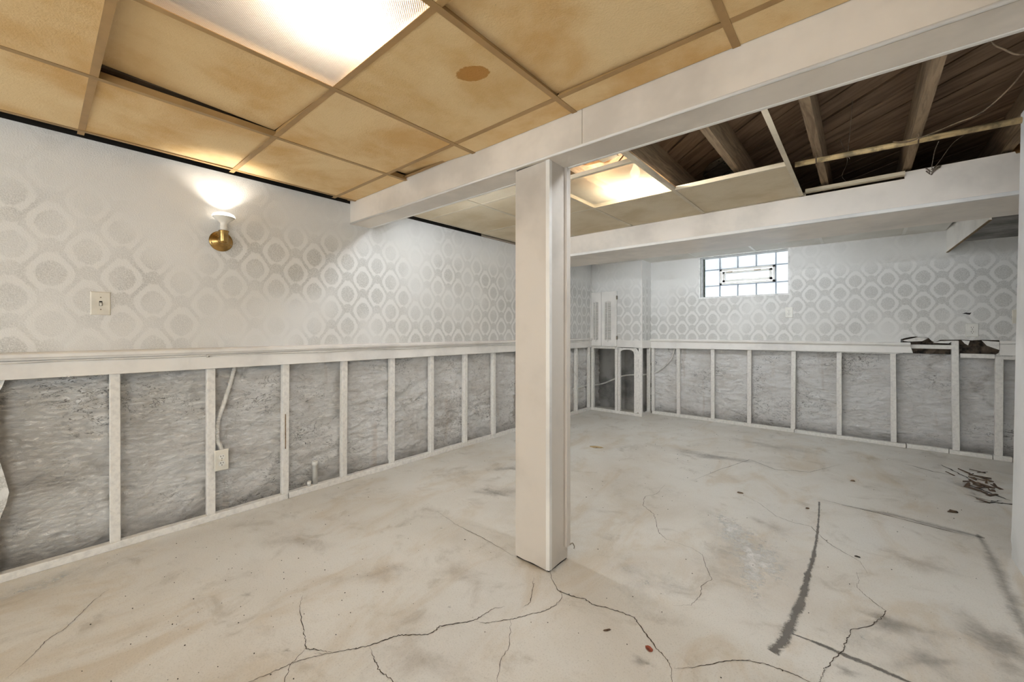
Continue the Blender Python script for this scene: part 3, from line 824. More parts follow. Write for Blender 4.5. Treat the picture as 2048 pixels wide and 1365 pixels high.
MB().tube(spline([(cx1 + 0.016, 1.69, 0.075), (cx1 + 0.028, 1.695, 0.085), (cx1 + 0.035, 1.70, 0.07), (cx1 + 0.033, 1.70, 0.058)], 3), 0.0025, 6).build('bent_nail', 'screw', col)
MB().tube([(cx0 - 0.026, 1.650, 0.165), (cx0 - 0.004, 1.652, 0.168)], 0.0028, 6).build('bent_nail', 'screw', col)

# ------------------------------------------------------------------ suspended ceilings
def angle(mb, p0, p1, nrm, z):
    """L shaped wall angle from p0 to p1; nrm points into the field"""
    x0, y0 = p0; x1, y1 = p1; nx, ny = nrm
    a = min(x0, x1, x0 + nx * .022, x1 + nx * .022); b = max(x0, x1, x0 + nx * .022, x1 + nx * .022)
    c = min(y0, y1, y0 + ny * .022, y1 + ny * .022); d = max(y0, y1, y0 + ny * .022, y1 + ny * .022)
    mb.box(a, b, c, d, z - 0.0016, z)
    if nx: mb.box(x0 - 0.0008, x0 + 0.0008, c, d, z, z + 0.024)
    else: mb.box(a, b, y0 - 0.0008, y0 + 0.0008, z, z + 0.024)
def tee(parent, a0, a1, c, axis, z, mat):
    L = a1 - a0; mb = MB()
    if axis == 'y': mb.box(-0.012, 0.012, -L / 2, L / 2, -0.0016, 0).box(-0.0012, 0.0012, -L / 2, L / 2, 0, 0.030); loc = (c, (a0 + a1) / 2, z)
    else: mb.box(-L / 2, L / 2, -0.012, 0.012, -0.0012, 0).box(-L / 2, L / 2, -0.0012, 0.0012, 0, 0.028); loc = ((a0 + a1) / 2, c, z + 0.0008)
    o = bpy.data.objects.new('grid_tee', mb.mesh('grid_tee', mat)); o.location = loc; link(o, parent); return o
tile_cache = {}
def tile(parent, x0, x1, y0, y1, z, mat, tilt=(0, 0, 0)):
    w, d = round(x1 - x0 - 0.007, 3), round(y1 - y0 - 0.007, 3)
    if (w, d, mat) not in tile_cache:
        tile_cache[(w, d, mat)] = MB().box(-w / 2, w / 2, -d / 2, d / 2, 0, 0.014).mesh('ceiling_tile', mat)
    o = bpy.data.objects.new('ceiling_tile', tile_cache[(w, d, mat)]); link(o, parent)
    o.location = ((x0 + x1) / 2, (y0 + y1) / 2, z + 0.0008 + tilt[2]); o.rotation_euler = (tilt[0], tilt[1], 0)
    return o
Z1 = 2.065
GX = [0.088, 0.715, 1.325, 1.950, 2.578, 3.20]
# near bay
am = MB(); angle(am, (0.006, 1.519), (XR, 1.519), (0, -1), Z1 + 0.018)
sc1 = am.build('suspended_ceiling', 'tee'); tag(sc1, 'yellowed drop ceiling grid over the near part of the room', 'ceiling', 'structure')
GY = [-1.10, -0.48, 0.14, 0.76, 1.38]
tee(sc1, -1.10, 1.519, 0.088, 'y', Z1, 'tee')
for x in GX[1:]: tee(sc1, -1.10, 1.519, x, 'y', Z1, 'tee')
for y in GY:
    for i in range(len(GX)):
        xa = GX[i]; xb = GX[i + 1] if i + 1 < len(GX) else XR
        tee(sc1, xa + 0.012, xb - (0.012 if i + 1 < len(GX) else 0), y, 'x', Z1, 'tee')
    tee(sc1, 0.030, 0.076, y, 'x', Z1, 'tee')
ys = GY + [1.519]; xcols = GX + [XR]
MB().box(0.02, XR, YN, -1.114, Z1, Z1 + 0.014).build('ceiling_panel', 'tile_near', sc1)
tilts = {(1, 2): (-0.045, 0.045, 0.031), (0, 2): (0.006, -0.012, 0.006), (1, 4): (0.0, 0.06, 0.020), (3, 3): (-0.006, 0.018, 0.012), (2, 3): (0, 0, 0.001)}
for i in range(len(xcols) - 1):
    for j in range(len(ys) - 1):
        if (i, j) == (2, 2): continue
        mat = 'tile_stain' if (i, j) == (2, 3) else 'tile_near'
        tile(sc1, xcols[i], xcols[i + 1], ys[j], ys[j + 1], Z1, mat, tilts.get((i, j), (0, 0, 0)))
# middle bay
HX = [0.095, 0.718, 1.320, 1.932, 2.578]; HY = [1.690, 2.180, 2.812, 3.516]
am = MB(); angle(am, (0.007, 3.516), (2.60, 3.516), (0, -1), Z1); angle(am, (0.006, 2.90), (0.006, 3.516), (1, 0), Z1)
sc2 = am.build('suspended_ceiling', 'tee_pale'); tag(sc2, 'partly open drop ceiling grid between the two boxed beams', 'ceiling', 'structure')
for x in HX: tee(sc2, 1.690, 3.516, x, 'y', Z1, 'tee_pale')
for i in range(4):
    if i < 3: tee(sc2, HX[i] + 0.012, HX[i + 1] - 0.012, HY[1], 'x', Z1, 'tee_pale')
    tee(sc2, HX[i] + 0.012, HX[i + 1] - 0.012, HY[2], 'x', Z1, 'tee_pale')
for i in range(3):
    for j in range(3):
        if (i, j) in ((2, 0), (2, 1)): continue
        tile(sc2, HX[i], HX[i + 1], HY[j], HY[j + 1], Z1, 'tile_mid')
tile(sc2, HX[3], HX[4], HY[2], HY[3], Z1, 'tile_mid', (0.0, 0.0, 0.002))
MB().box(2.60, 3.10, 3.470, 3.514, 2.078, 2.080).box(2.60, 3.10, 3.470, 3.4715, 2.080, 2.100).build('wall_angle', 'tee_pale', sc2)
# window bay
Z3 = 2.030
am = MB(); angle(am, (0.75, YB), (3.48, YB), (0, -1), Z3); angle(am, (0.10, 4.142), (3.5, 4.142), (0, 1), Z3)
sc3 = am.build('suspended_ceiling', 'tile_white'); tag(sc3, 'pale drop ceiling strip in front of the window wall', 'ceiling', 'structure')
KX = [0.11, 0.735, 1.354, 1.977, 2.590, 3.20, 3.485]
for x in KX[1:-1]: tee(sc3, 4.142, YB if x > 0.745 else BY, x, 'y', Z3, 'plastic')
for i in range(6): tee(sc3, KX[i] + 0.012, KX[i + 1] - 0.012, 4.77, 'x', Z3, 'plastic')
for i in range(6):
    yb = BY if i == 0 else YB
    tile(sc3, KX[i], KX[i + 1], 4.142, 4.77, Z3, 'tile_white'); tile(sc3, KX[i], KX[i + 1], 4.77, yb, Z3, 'tile_white')
# thin fascia board hanging across the window bay and the lower lid beyond it
fb = MB().hexa([(3.545, 4.14, 1.858), (3.556, 4.14, 1.858), (3.496, YB, 1.830), (3.485, YB, 1.830), (3.545, 4.14, 2.1), (3.556, 4.14, 2.1), (3.496, YB, 2.1), (3.485, YB, 2.1)]).build('trim_1', 'white')
tag(fb, 'thin white fascia board dropping from the ceiling beside the window bay', 'trim', 'structure')
MB().hexa([(3.543, 4.14, 1.854), (3.558, 4.14, 1.854), (3.498, YB, 1.826), (3.483, YB, 1.826), (3.543, 4.14, 1.858), (3.558, 4.14, 1.858), (3.498, YB, 1.830), (3.483, YB, 1.830)]).build('raw_edge', 'joist', fb)
lid = MB().prism([(3.560, 4.145, 1.914), (4.42, 4.145, 1.914), (4.42, YB, 1.914), (3.500, YB, 1.914)], (0, 0, 0.016)).build('ceiling_alcove', 'cavity'); tag(lid, 'lower grey ceiling of the alcove behind the fascia board', 'ceiling', 'structure')

# ------------------------------------------------------------------ ceiling lights
def ceiling_light(x0, x1, y0, y1, z, lens, label, bulb, power, color):
    cx, cy = (x0 + x1) / 2, (y0 + y1) / 2
    root = empty('ceiling_light', (cx, cy, z))
    tag(root, label, 'ceiling light')
    w, d = x1 - x0 - 0.006, y1 - y0 - 0.006
    o = MB().box(-w / 2, w / 2, -d / 2, d / 2, 0.0010, 0.0040).build('lens', lens, root)
    bx, by, bz = bulb[0] - cx, bulb[1] - cy, bulb[2] - z
    MB().lathe([(0.010, 0.075), (0.016, 0.06), (0.03, 0.03), (0.032, 0.012), (0.026, -0.008), (0.012, -0.020), (0.0, -0.022)], (bx, by, bz), (0, 0, 1), 16).build('bulb', 'bulb_glow', root, smooth=True)
    MB().lathe([(0.055, 0.125), (0.055, 0.110), (0.025, 0.10), (0.022, 0.070)], (bx, by, bz), (0, 0, 1), 20).build('lamp_holder', 'plastic', root, smooth=True)
    ld = bpy.data.lights.new('bulb_light', 'POINT'); ld.energy = power; ld.color = color; ld.shadow_soft_size = 0.035
    lo = bpy.data.objects.new('bulb_light', ld); lo.location = (bx, by, bz - 0.030); link(lo, root)
    return root
ceiling_light(GX[2], GX[3], 0.14, 0.76, Z1, 'lens_prism', 'near ceiling light with glowing prismatic plastic lens', (1.70, 0.60, 2.190), BULB_A, (1.0, 0.94, 0.85))
ceiling_light(HX[2], HX[3], HY[1], HY[2], Z1, 'lens_flat', 'far ceiling light with flat milky lens beside the open joists', (1.74, 2.62, 2.165), BULB_B, (1.0, 0.90, 0.74))

# made-up fluorescent strips hidden behind the boxed beams as fill light
def fill_strip(x0, x1, y, z, label, hood=True):
    cx = (x0 + x1) / 2; root = empty('fill_strip', (cx, y, z)); tag(root, label, 'added fill light'); h = (x1 - x0) / 2
    if hood: MB().box(-h, h, -0.040, 0.062, 0.020, 0.060).build('housing', 'plastic', root, bevel=0.003)
    else: MB().box(-h, h, -0.044, -0.018, -0.020, 0.030).build('housing', 'plastic', root, bevel=0.003)
    for sx_ in (-1, 1): MB().box(sx_ * h - 0.012, sx_ * h + 0.012, -0.016, 0.016, -0.014, 0.026).build('end_cap', 'plastic', root, bevel=0.002)
    MB().tube([(-h + 0.014, 0, 0), (h - 0.014, 0, 0)], 0.013, 8).build('tube', 'fill_tube_glow', root, smooth=True)
fill_strip(0.30, 1.50, 1.735, 1.957, 'added fluorescent fill strip hidden behind the near beam, on the wallpaper side of the column')
fill_strip(2.00, 3.20, 1.735, 1.957, 'added fluorescent fill strip hidden behind the near beam, below the open joists')
fill_strip(1.20, 2.40, 4.190, 1.915, 'added fluorescent fill strip hidden behind the far beam facing the window wall', False)

# ------------------------------------------------------------------ wall sconce
sx, sy, sz = PT, 0.714, 1.648
sco = empty('wall_sconce', (sx, sy, sz)); tag(sco, 'brass wall sconce with bare reflector bulb above the switch', 'sconce')
MB().lathe([(0.060, 0.0), (0.060, 0.004), (0.055, 0.008), (0.049, 0.009), (0.047, 0.013), (0.038, 0.016), (0.036, 0.020), (0.026, 0.024), (0.022, 0.030), (0.020, 0.044), (0.0, 0.046)], (0, 0, 0), (1, 0, 0), 32).build('backplate', 'brass', sco, smooth=True)
MB().lathe([(0.010, -0.024), (0.019, -0.020), (0.0225, -0.006), (0.0225, 0.044), (0.026, 0.050), (0.026, 0.054), (0.021, 0.055)], (0.056, 0, 0), (0, 0, 1), 24).build('socket_cup', 'brass', sco, smooth=True)
bl = MB().lathe([(0.0185, 0.050), (0.0195, 0.078), (0.0180, 0.080), (0.0180, 0.096), (0.025, 0.106), (0.043, 0.120), (0.056, 0.132)], (0.056, 0, 0), (0, 0, 1), 28).build('bulb', 'socketwhite', sco, smooth=True)
MB().lathe([(0.056, 0.132), (0.0570, 0.138), (0.051, 0.148), (0.034, 0.157), (0.015, 0.161), (0.0, 0.1615)], (0.056, 0, 0), (0, 0, 1), 28).build('bulb_face', 'bulb_soft', bl, smooth=True)
for a in (200, 340, 90):
    MB().lathe([(0.0035, 0.0), (0.0035, 0.003), (0.0, 0.004)], (0.0085, 0.051 * math.cos(math.radians(a)), 0.051 * math.sin(math.radians(a))), (1, 0, 0), 8).build('screw', 'screw', sco)
ld = bpy.data.lights.new('sconce_light', 'SPOT'); ld.energy = SCONCE * 10; ld.color = (1.0, 0.93, 0.82); ld.spot_size = math.radians(125); ld.spot_blend = 0.55; ld.shadow_soft_size = 0.03
lo = bpy.data.objects.new('sconce_light', ld); lo.location = (0.060, 0, 0.185); lo.rotation_euler = (math.pi, math.radians(-8), 0); link(lo, sco)

# ------------------------------------------------------------------ switch and outlets
def frame_on(nrm):
    """local frame: u across, z up, n out of the wall"""
    return (lambda u, z, n: (n, u, z)) if nrm == 'x' else (lambda u, z, n: (u, -n, z))
def plate(root, F, w, h, t=0.006, mat='ivory', name='plate'):
    mb = MB(); a = 0.004
    mb.hexa([F(-w / 2, -h / 2, 0), F(w / 2, -h / 2, 0), F(w / 2 - a, -h / 2 + a, t), F(-w / 2 + a, -h / 2 + a, t), F(-w / 2, h / 2, 0), F(w / 2, h / 2, 0), F(w / 2 - a, h / 2 - a, t), F(-w / 2 + a, h / 2 - a, t)])
    return mb.build(name, mat, root, bevel=0.001)
def fbox(F, u0, u1, z0, z1, n0, n1):
    return MB().hexa([F(u0, z0, n0), F(u1, z0, n0), F(u1, z0, n1), F(u0, z0, n1), F(u0, z1, n0), F(u1, z1, n0), F(u1, z1, n1), F(u0, z1, n1)])
def outlet(loc, nrm, label, w=0.072, h=0.116, mat='plastic'):
    root = empty('wall_outlet', loc); tag(root, label, 'outlet'); F = frame_on(nrm); ax = (1, 0, 0) if nrm == 'x' else (0, -1, 0)
    plate(root, F, w, h, mat=mat)
    for dz in (0.0195, -0.0195):
        pts = []
        for k in range(20):
            th = 2 * math.pi * k / 20; pts.append(F(0.0172 * math.cos(th), dz + max(-0.0135, min(0.0135, 0.0172 * math.sin(th))), 0.0055))
        fc = MB().prism(pts, Vector(ax) * 0.003).build('receptacle_face', 'plastic', root)
        for u, hh in ((-0.0062, 0.0045), (0.0062, 0.0036)):
            fbox(F, u - 0.0013, u + 0.0013, dz + 0.004 - hh, dz + 0.004 + hh, 0.008, 0.0089).build('slot', 'slot', fc)
        MB().lathe([(0.0026, 0.0), (0.0026, 0.0006), (0.0, 0.0007)], F(0, dz - 0.0085, 0.0083), ax, 10).build('ground_hole', 'slot', fc)
    MB().lathe([(0.003, 0.0), (0.003, 0.0012), (0.0, 0.0016)], F(0, 0, 0.006), ax, 10).build('screw', 'screw', root)
    return root
def switch(loc, nrm, label):
    root = empty('light_switch', loc); tag(root, label, 'light switch'); F = frame_on(nrm); ax = (1, 0, 0) if nrm == 'x' else (0, -1, 0)
    plate(root, F, 0.074, 0.118)
    fbox(F, -0.0055, 0.0055, -0.012, 0.012, 0.0055, 0.0068).build('toggle_slot', 'slot', root)
    MB().hexa([F(-0.004, -0.009, 0.006), F(0.004, -0.009, 0.006), F(0.0035, -0.012, 0.016), F(-0.0035, -0.012, 0.016), F(-0.004, 0.006, 0.006), F(0.004, 0.006, 0.006), F(0.0035, -0.002, 0.017), F(-0.0035, -0.002, 0.017)]).build('toggle', 'plastic', root, bevel=0.001)
    for dz in (0.030, -0.030):
        MB().lathe([(0.003, 0.0), (0.003, 0.0012), (0.0, 0.0016)], F(0, dz, 0.006), ax, 10).build('screw', 'screw', root)
    return root
switch((PT, 0.210, 1.254), 'x', 'ivory toggle light switch plate on the long papered wall')
switch((3.905, YB, 1.236), 'y', 'white light switch plate half hidden by the drywall edge')
o3 = outlet((0.010, 0.716, 0.350), 'x', 'ivory outlet on a stud fed by ribbed conduit', 0.072, 0.124, 'ivory')
MB().box(-0.045, -0.001, -0.026, 0.026, -0.050, 0.050).build('outlet_box', 'galv', o3, bevel=0.002)
outlet((2.294, YB, 1.316), 'y', 'white outlet on papered wall below the window corner')
outlet((3.642, YB, 1.122), 'y', 'white outlet just above the torn out wall opening', 0.078, 0.118)

# ------------------------------------------------------------------ conduits, pipes, cables
pth = spline([(-0.026, 0.800, 0.930), (-0.026, 0.780, 0.840), (-0.022, 0.742, 0.700), (-0.018, 0.706, 0.580), (-0.016, 0.700, 0.500), (-0.016, 0.704, 0.455), (-0.016, 0.716, 0.425), (-0.016, 0.722, 0.400)], 14)
fc = MB().tube(pth, [0.0120 if i % 2 else 0.0098 for i in range(len(pth))], 12).build('flexible_conduit', 'pvc', smooth=False)
tag(fc, 'white ribbed flexible conduit rising from the low outlet', 'conduit')
ps = MB().lathe([(0.0165, 0.0), (0.0165, 0.150), (0.020, 0.152), (0.020, 0.178), (0.0165, 0.180), (0.0145, 0.178), (0.0145, 0.12), (0.0, 0.12)], (-0.026, 1.276, 0.020), (0, 0, 1), 18).build('pipe_stub', 'pvc', smooth=True)
tag(ps, 'tall white pipe stub standing by the foundation wall', 'pipe')
ps2 = MB().lathe([(0.011, 0.0), (0.011, 0.030), (0.013, 0.031), (0.013, 0.050), (0.008, 0.050), (0.008, 0.020), (0.0, 0.02)], (-0.018, 1.232, 0.022), (0.1, 0, 1), 16).build('pipe_stub', 'pvc', smooth=True)
tag(ps2, 'short capped pipe stub beside the tall white one', 'pipe')
pv = MB().tube(spline([(-0.05, 4.70, 0.325), (-0.045, 4.90, 0.332), (-0.045, 5.05, 0.338), (-0.02, 5.30, 0.325), (0.04, 5.425, 0.345), (0.20, 5.428, 0.420), (0.32, 5.428, 0.470), (0.47, 5.428, 0.497), (0.63, 5.428, 0.510), (0.785, 5.420, 0.547), (0.919, 5.415, 0.642), (1.017, 5.412, 0.766), (1.055, 5.412, 0.90)], 6), 0.011, 10).build('plastic_tube', 'pvc', smooth=True)
tag(pv, 'white plastic tube curving behind the studs around the corner', 'tube')
wr_ = MB().tube(spline([(0.030, 5.075, 2.04), (0.030, 5.055, 1.80), (0.028, 5.045, 1.64), (0.035, 5.042, 1.40), (0.040, 5.00, 1.15), (0.046, 4.965, 0.96), (0.042, 4.946, 0.86), (0.035, 4.88, 0.72), (0.030, 4.77, 0.645)], 5), 0.0035, 6).build('hanging_cable', 'cable', smooth=True)
tag(wr_, 'thin white cable dangling in the far corner by the shutter', 'cable')
w2 = MB().tube(spline([(0.012, 4.56, 0.66), (0.012, 4.605, 0.586), (0.012, 4.69, 0.512), (0.014, 4.743, 0.454), (0.012, 4.735, 0.40)], 5), 0.003, 6).build('cable_end', 'cable', smooth=True)
tag(w2, 'short loose cable end stapled to the ragged far stud', 'cable')
cb = [(0.030, YN + 0.05, 0.993)]
y = -2.2
while y < 5.05:
    zt = 1.022 - 0.022 * (y - YN) / 7.7
    cb.append((0.029 + random.uniform(-0.001, 0.002), y, zt - 0.032 + random.uniform(-0.004, 0.003))); y += 0.23
rc = MB().tube(spline(cb, 4), 0.0028, 6).build('rail_cable', 'cable', smooth=True)
tag(rc, 'thin painted cable tucked under the chair rail of the long wall', 'cable')
st = empty('cable_staple', (0.028, 0.645, 0.972)); tag(st, 'small nail and staple on the apron above the second stud', 'staple')
MB().box(-0.004, 0.006, -0.006, 0.006, -0.010, 0.008).build('clip_body', 'cable', st, bevel=0.002); MB().tube([(0.004, 0.002, -0.002), (0.012, 0.004, -0.004)], 0.0025, 6).build('nail', 'screw', st)

gp = MB().tube([(2.60, 2.885, 2.088), (3.00, 2.915, 2.088), (XR + 0.02, 2.948, 2.087)], 0.0145, 14).build('gas_pipe', 'pipe', smooth=True)
tag(gp, 'long tan pipe strapped below the open joists', 'pipe')
for x in (2.70 - 0.0, 3.115):
    yy = 2.885 + (x - 2.6) * 0.074
    pts = [(x, yy + 0.0165 * math.cos(a), 2.088 + 0.0165 * math.sin(a)) for a in [math.pi * (-1.0 + k / 8.0) for k in range(9)]]
    MB().tube([(x, yy - 0.018, 2.13)] + pts + [(x, yy + 0.018, 2.13)], 0.003, 6).build('pipe_strap', 'oldwire', gp)

ow = MB().tube(spline([(3.45, 2.55, 2.30), (3.394, 2.60, 2.174), (3.345, 2.62, 2.105), (3.283, 2.66, 2.060), (3.219, 2.70, 2.055), (3.17, 2.80, 2.072), (3.08, 2.87, 2.075), (3.02, 2.905, 2.104)], 6), 0.0032, 6).build('old_wire', 'oldwire', smooth=True)
tag(ow, 'dusty old wire sagging from the joists onto the pipe', 'wire')
ow2 = MB().tube(spline([(3.235, 2.19, 2.20), (3.246, 2.20, 2.139), (3.269, 2.20, 2.107), (3.317, 2.22, 2.075), (3.40, 2.26, 2.10), (3.45, 2.30, 2.2)], 6), 0.003, 6).build('old_wire', 'oldwire', smooth=True)
tag(ow2, 'pale wire loop hanging beside the near beam', 'wire')
def cobweb(pts, r, label):
    o = MB().tube(spline(pts, 5), r, 5).build('cobweb_strand', 'cobweb', smooth=True); tag(o, label, 'cobweb'); return o
cobweb([(2.86, 2.70, 2.29), (2.852, 2.78, 2.2), (2.84, 2.90, 2.10), (2.846, 2.93, 2.07)], 0.0016, 'thin cobweb strand hanging onto the pipe between two joists')
cobweb([(2.80, 3.1, 2.25), (2.83, 3.25, 2.17), (2.80, 3.42, 2.13), (2.82, 3.5, 2.11)], 0.0016, 'thin cobweb strand low behind the pipe')
cobweb([(3.19, 2.95, 2.07), (3.20, 3.2, 2.10), (3.21, 3.42, 2.085), (3.222, 3.505, 2.092)], 0.0020, 'dusty cobweb rope stretched from pipe to far beam')
cobweb([(3.28, 2.96, 2.08), (3.265, 3.2, 2.12), (3.24, 3.40, 2.10), (3.225, 3.505, 2.094)], 0.0016, 'second thinner cobweb rope running to the far beam')
cl = MB()
for k in range(16):
    cl.tube([(3.222 + random.uniform(-0.03, 0.035), 3.508, 2.098 + random.uniform(-0.012, 0.006)), (3.215 + random.uniform(-0.012, 0.012), 3.505, 2.07 + random.uniform(-0.02, 0.02))], [0.004, 0.001], 4)
o = cl.build('cobweb_clump', 'cobweb', smooth=True); tag(o, 'ragged clump of dusty cobweb caught on the far beam edge', 'cobweb', 'stuff')

# odd pieces at the far end of the open bay
wbk = MB().lathe([(0.0, -0.04), (0.022, -0.036), (0.032, -0.018), (0.034, 0.0), (0.034, 0.10)], (3.565, 3.63, 2.145), (1, 0.25, 0.02), 18).build('clay_pipe_end', 'kraft', smooth=True)
tag(wbk, 'rounded tan pipe end resting on the far beam by the drywall', 'pipe')
lg = MB().box(3.525, 3.75, 3.56, 3.68, 2.094, 2.110).build('ledge_board', 'board', bevel=0.003); tag(lg, 'pale scrap board under the rounded pipe end', 'board')
pc = MB().prism([(3.575, 3.75, 2.215), (3.582, 3.75, 2.24), (3.60, 3.75, 2.264), (3.64, 3.75, 2.285), (3.74, 3.75, 2.29), (3.74, 3.75, 2.215)], (0, 0.04, 0)).build('duct_end', 'board', bevel=0.002); tag(pc, 'pale curved duct end above the far beam corner', 'duct')
# sheet metal patch nailed under the deck
sm_ = MB()
outl = [(1.975, 3.50), (1.985, 3.28), (2.03, 3.16), (2.10, 3.06), (2.175, 3.01), (2.235, 3.0), (2.235, 3.50)]
sm_.prism([(x, y, 2.287) for x, y in outl], (0, 0, 0.002))
smo = sm_.build('sheet_metal_patch', 'tin'); tag(smo, 'shiny sheet metal patch nailed to the deck between joists', 'metal sheet')
for s_ in (5.26, 5.46):
    MB().prism([(2.0, s_ - 2.0 + 0.0, 2.2855), (2.23, s_ - 2.23, 2.2855), (2.23, s_ - 2.222, 2.2855), (2.0, s_ - 1.992, 2.2855)], (0, 0, 0.001)).build('seam', 'slot', smo)
for x, y in ((2.15, 3.06), (2.19, 3.09), (2.17, 3.13), (2.20, 3.2)):
    MB().lathe([(0.006, 0), (0.005, -0.002), (0.0, -0.003)], (x, y, 2.287), (0, 0, 1), 8).build('nail_head', 'slot', smo)
# insulation over the missing tile
ki = MB(); n1_, n2_ = 16, 20
for j in range(n2_ + 1):
    for i in range(n1_ + 1):
        x = 1.505 + 0.335 * i / n1_; y = 1.75 + 0.58 * j / n2_
        d = 0.020 * noise.fractal(Vector((x * 9, y * 9, 2.0)), 1.0, 2.0, 3)
        ki.v.append((x, y, 2.205 + d - 0.03 * math.sin(math.pi * i / n1_)))
for j in range(n2_):
    for i in range(n1_):
        a = j * (n1_ + 1) + i; ki.f.append((a, a + 1, a + n1_ + 2, a + n1_ + 1))
kio = ki.build('insulation_batt', 'kraft', smooth=True); tag(kio, 'crumpled brown kraft faced insulation above the missing tile', 'insulation')
wb2 = MB().hexa([(1.655, 1.86, 2.150), (1.79, 1.90, 2.153), (1.80, 2.25, 2.156), (1.69, 2.27, 2.152), (1.655, 1.86, 2.158), (1.79, 1.90, 2.161), (1.80, 2.25, 2.164), (1.69, 2.27, 2.160)]).build('loose_board', 'board', bevel=0.002)
tag(wb2, 'pale loose board lying beside the kraft insulation', 'board')

# ------------------------------------------------------------------ floor cracks, stains and litter
def ribbon(pts, w, z, jitter=0.0, sub=3, taper=True):
    if jitter:
        P = []
        for a, b in zip(pts[:-1], pts[1:]):
            for k in range(sub + 2): P.append(Vector((a[0] + (b[0] - a[0]) * k / (sub + 2), a[1] + (b[1] - a[1]) * k / (sub + 2), 0)))
        P.append(Vector((pts[-1][0], pts[-1][1], 0)))
    else: P = spline([(p[0], p[1], 0) for p in pts], sub)
    n = len(P); mb = MB(); uv = []
    ws = w if isinstance(w, list) else None
    for i, p in enumerate(P):
        tng = (P[min(i + 1, n - 1)] - P[max(i - 1, 0)]).normalized(); nr = Vector((-tng.y, tng.x, 0))
        q = p + nr * random.uniform(-jitter, jitter)
        ww = (ws[min(len(ws) - 1, i // sub)] if ws else w)
        if jitter: ww *= random.uniform(0.55, 1.35)
        if taper: ww *= min(1.0, 0.25 + 3.0 * min(i, n - 1 - i) / n)
        mb.v += [tuple(q + nr * ww / 2 + Vector((0, 0, z))), tuple(q - nr * ww / 2 + Vector((0, 0, z)))]; uv += [(i / n, 0.0), (i / n, 1.0)]
    for i in range(n - 1): mb.f.append((2 * i, 2 * i + 1, 2 * i + 3, 2 * i + 2))
    return mb, uv
def place_ribbon(name, mat, pts, w, z, jitter=0.0, sub=3, taper=True):
    mb, uv = ribbon(pts, w, z, jitter, sub, taper)
    me = bpy.data.meshes.new(name); me.from_pydata(mb.v, [], mb.f); me.update(); me.materials.append(M[mat])
    ul = me.uv_layers.new(name='UVMap')
    for p in me.polygons:
        for li in p.loop_indices: ul.data[li].uv = uv[me.loops[li].vertex_index]
    o = bpy.data.objects.new(name, me); link(o, floor); return o
cracks = [
 ([(1.798,1.547),(1.844,1.502),(1.905,1.459),(1.959,1.462),(2.02,1.485),(2.057,1.475),(2.109,1.493),(2.175,1.51),(2.223,1.513),(2.262,1.486),(2.302,1.453),(2.343,1.42),(2.383,1.4),(2.418,1.365),(2.436,1.315)], .0042),
 ([(1.913,1.467),(1.941,1.431),(1.949,1.376),(1.938,1.32),(1.91,1.277),(1.887,1.232),(1.86,1.191),(1.828,1.148),(1.804,1.116),(1.762,1.094)], .0026),
 ([(1.797,1.232),(1.772,1.198),(1.767,1.154),(1.76,1.095),(1.725,1.048),(1.683,.991),(1.689,.962),(1.679,.931),(1.637,.893),(1.604,.864),(1.585,.813),(1.565,.764),(1.534,.717),(1.501,.666),(1.457,.627)], .0040),
 ([(1.498,.666),(1.459,.648),(1.412,.616),(1.359,.635),(1.301,.653),(1.187,.684),(1.104,.73)], .0026),
 ([(1.498,.666),(1.472,.625),(1.451,.583),(1.44,.555),(1.43,.506),(1.414,.442),(1.38,.34)], .0024),
 ([(1.412,.616),(1.443,.553),(1.499,.514),(1.53,.47)], .0020),
 ([(1.574,.769),(1.634,.749),(1.681,.734),(1.726,.738),(1.762,.739),(1.83,.72)], .0026),
 ([(1.864,1.194),(1.898,1.152),(1.949,1.088),(1.962,1.029),(2.012,.953),(2.06,.88)], .0020),
 ([(1.588,1.537),(1.438,1.556),(1.314,1.566),(1.23,1.569),(1.112,1.573),(.888,1.616)], .0022),
 ([(1.768,1.462),(1.821,1.388),(1.86,1.32),(1.858,1.278)], .0022),
 ([(2.424,1.37),(2.473,1.421),(2.512,1.474),(2.557,1.528),(2.6,1.568),(2.647,1.588),(2.689,1.597),(2.731,1.602),(2.767,1.599),(2.83,1.58)], .0030),
 ([(2.876,2.47),(2.885,2.393),(2.879,2.324),(2.907,2.273),(2.939,2.236),(2.968,2.202),(2.951,2.13),(2.92,2.056),(2.867,1.981),(2.858,1.928),(2.849,1.878),(2.846,1.83),(2.82,1.764),(2.813,1.721),(2.801,1.692),(2.798,1.655),(2.792,1.62),(2.78,1.5)], .0028),
 ([(2.142,2.193),(2.239,2.187),(2.292,2.159),(2.335,2.06),(2.384,1.972),(2.361,1.897),(2.379,1.821),(2.367,1.734),(2.316,1.683)], .0020),
 ([(1.816,2.963),(1.833,2.755),(1.789,2.66),(1.834,2.523),(1.931,2.447),(1.989,2.351),(2.041,2.238),(2.104,2.194),(2.146,2.196)], .0024),
 ([(.422,.206),(.473,.162),(.558,.113),(.627,.071),(.656,.028),(.727,-.008),(.808,-.064)], .0020),
 ([(2.279,3.136),(2.396,3.038),(2.508,2.895),(2.588,2.864),(2.676,2.871),(2.761,2.71),(2.832,2.641),(2.891,2.592),(2.915,2.485)], .0024),
 ([(1.949,3.21),(2.034,3.57),(2.165,4.015),(2.37,3.857),(2.589,3.969),(2.762,4.353)], .0040),
]
for pts, w in cracks: place_ribbon('crack', 'crack', pts, w * 0.92, 0.0012, 0.0030, 5)
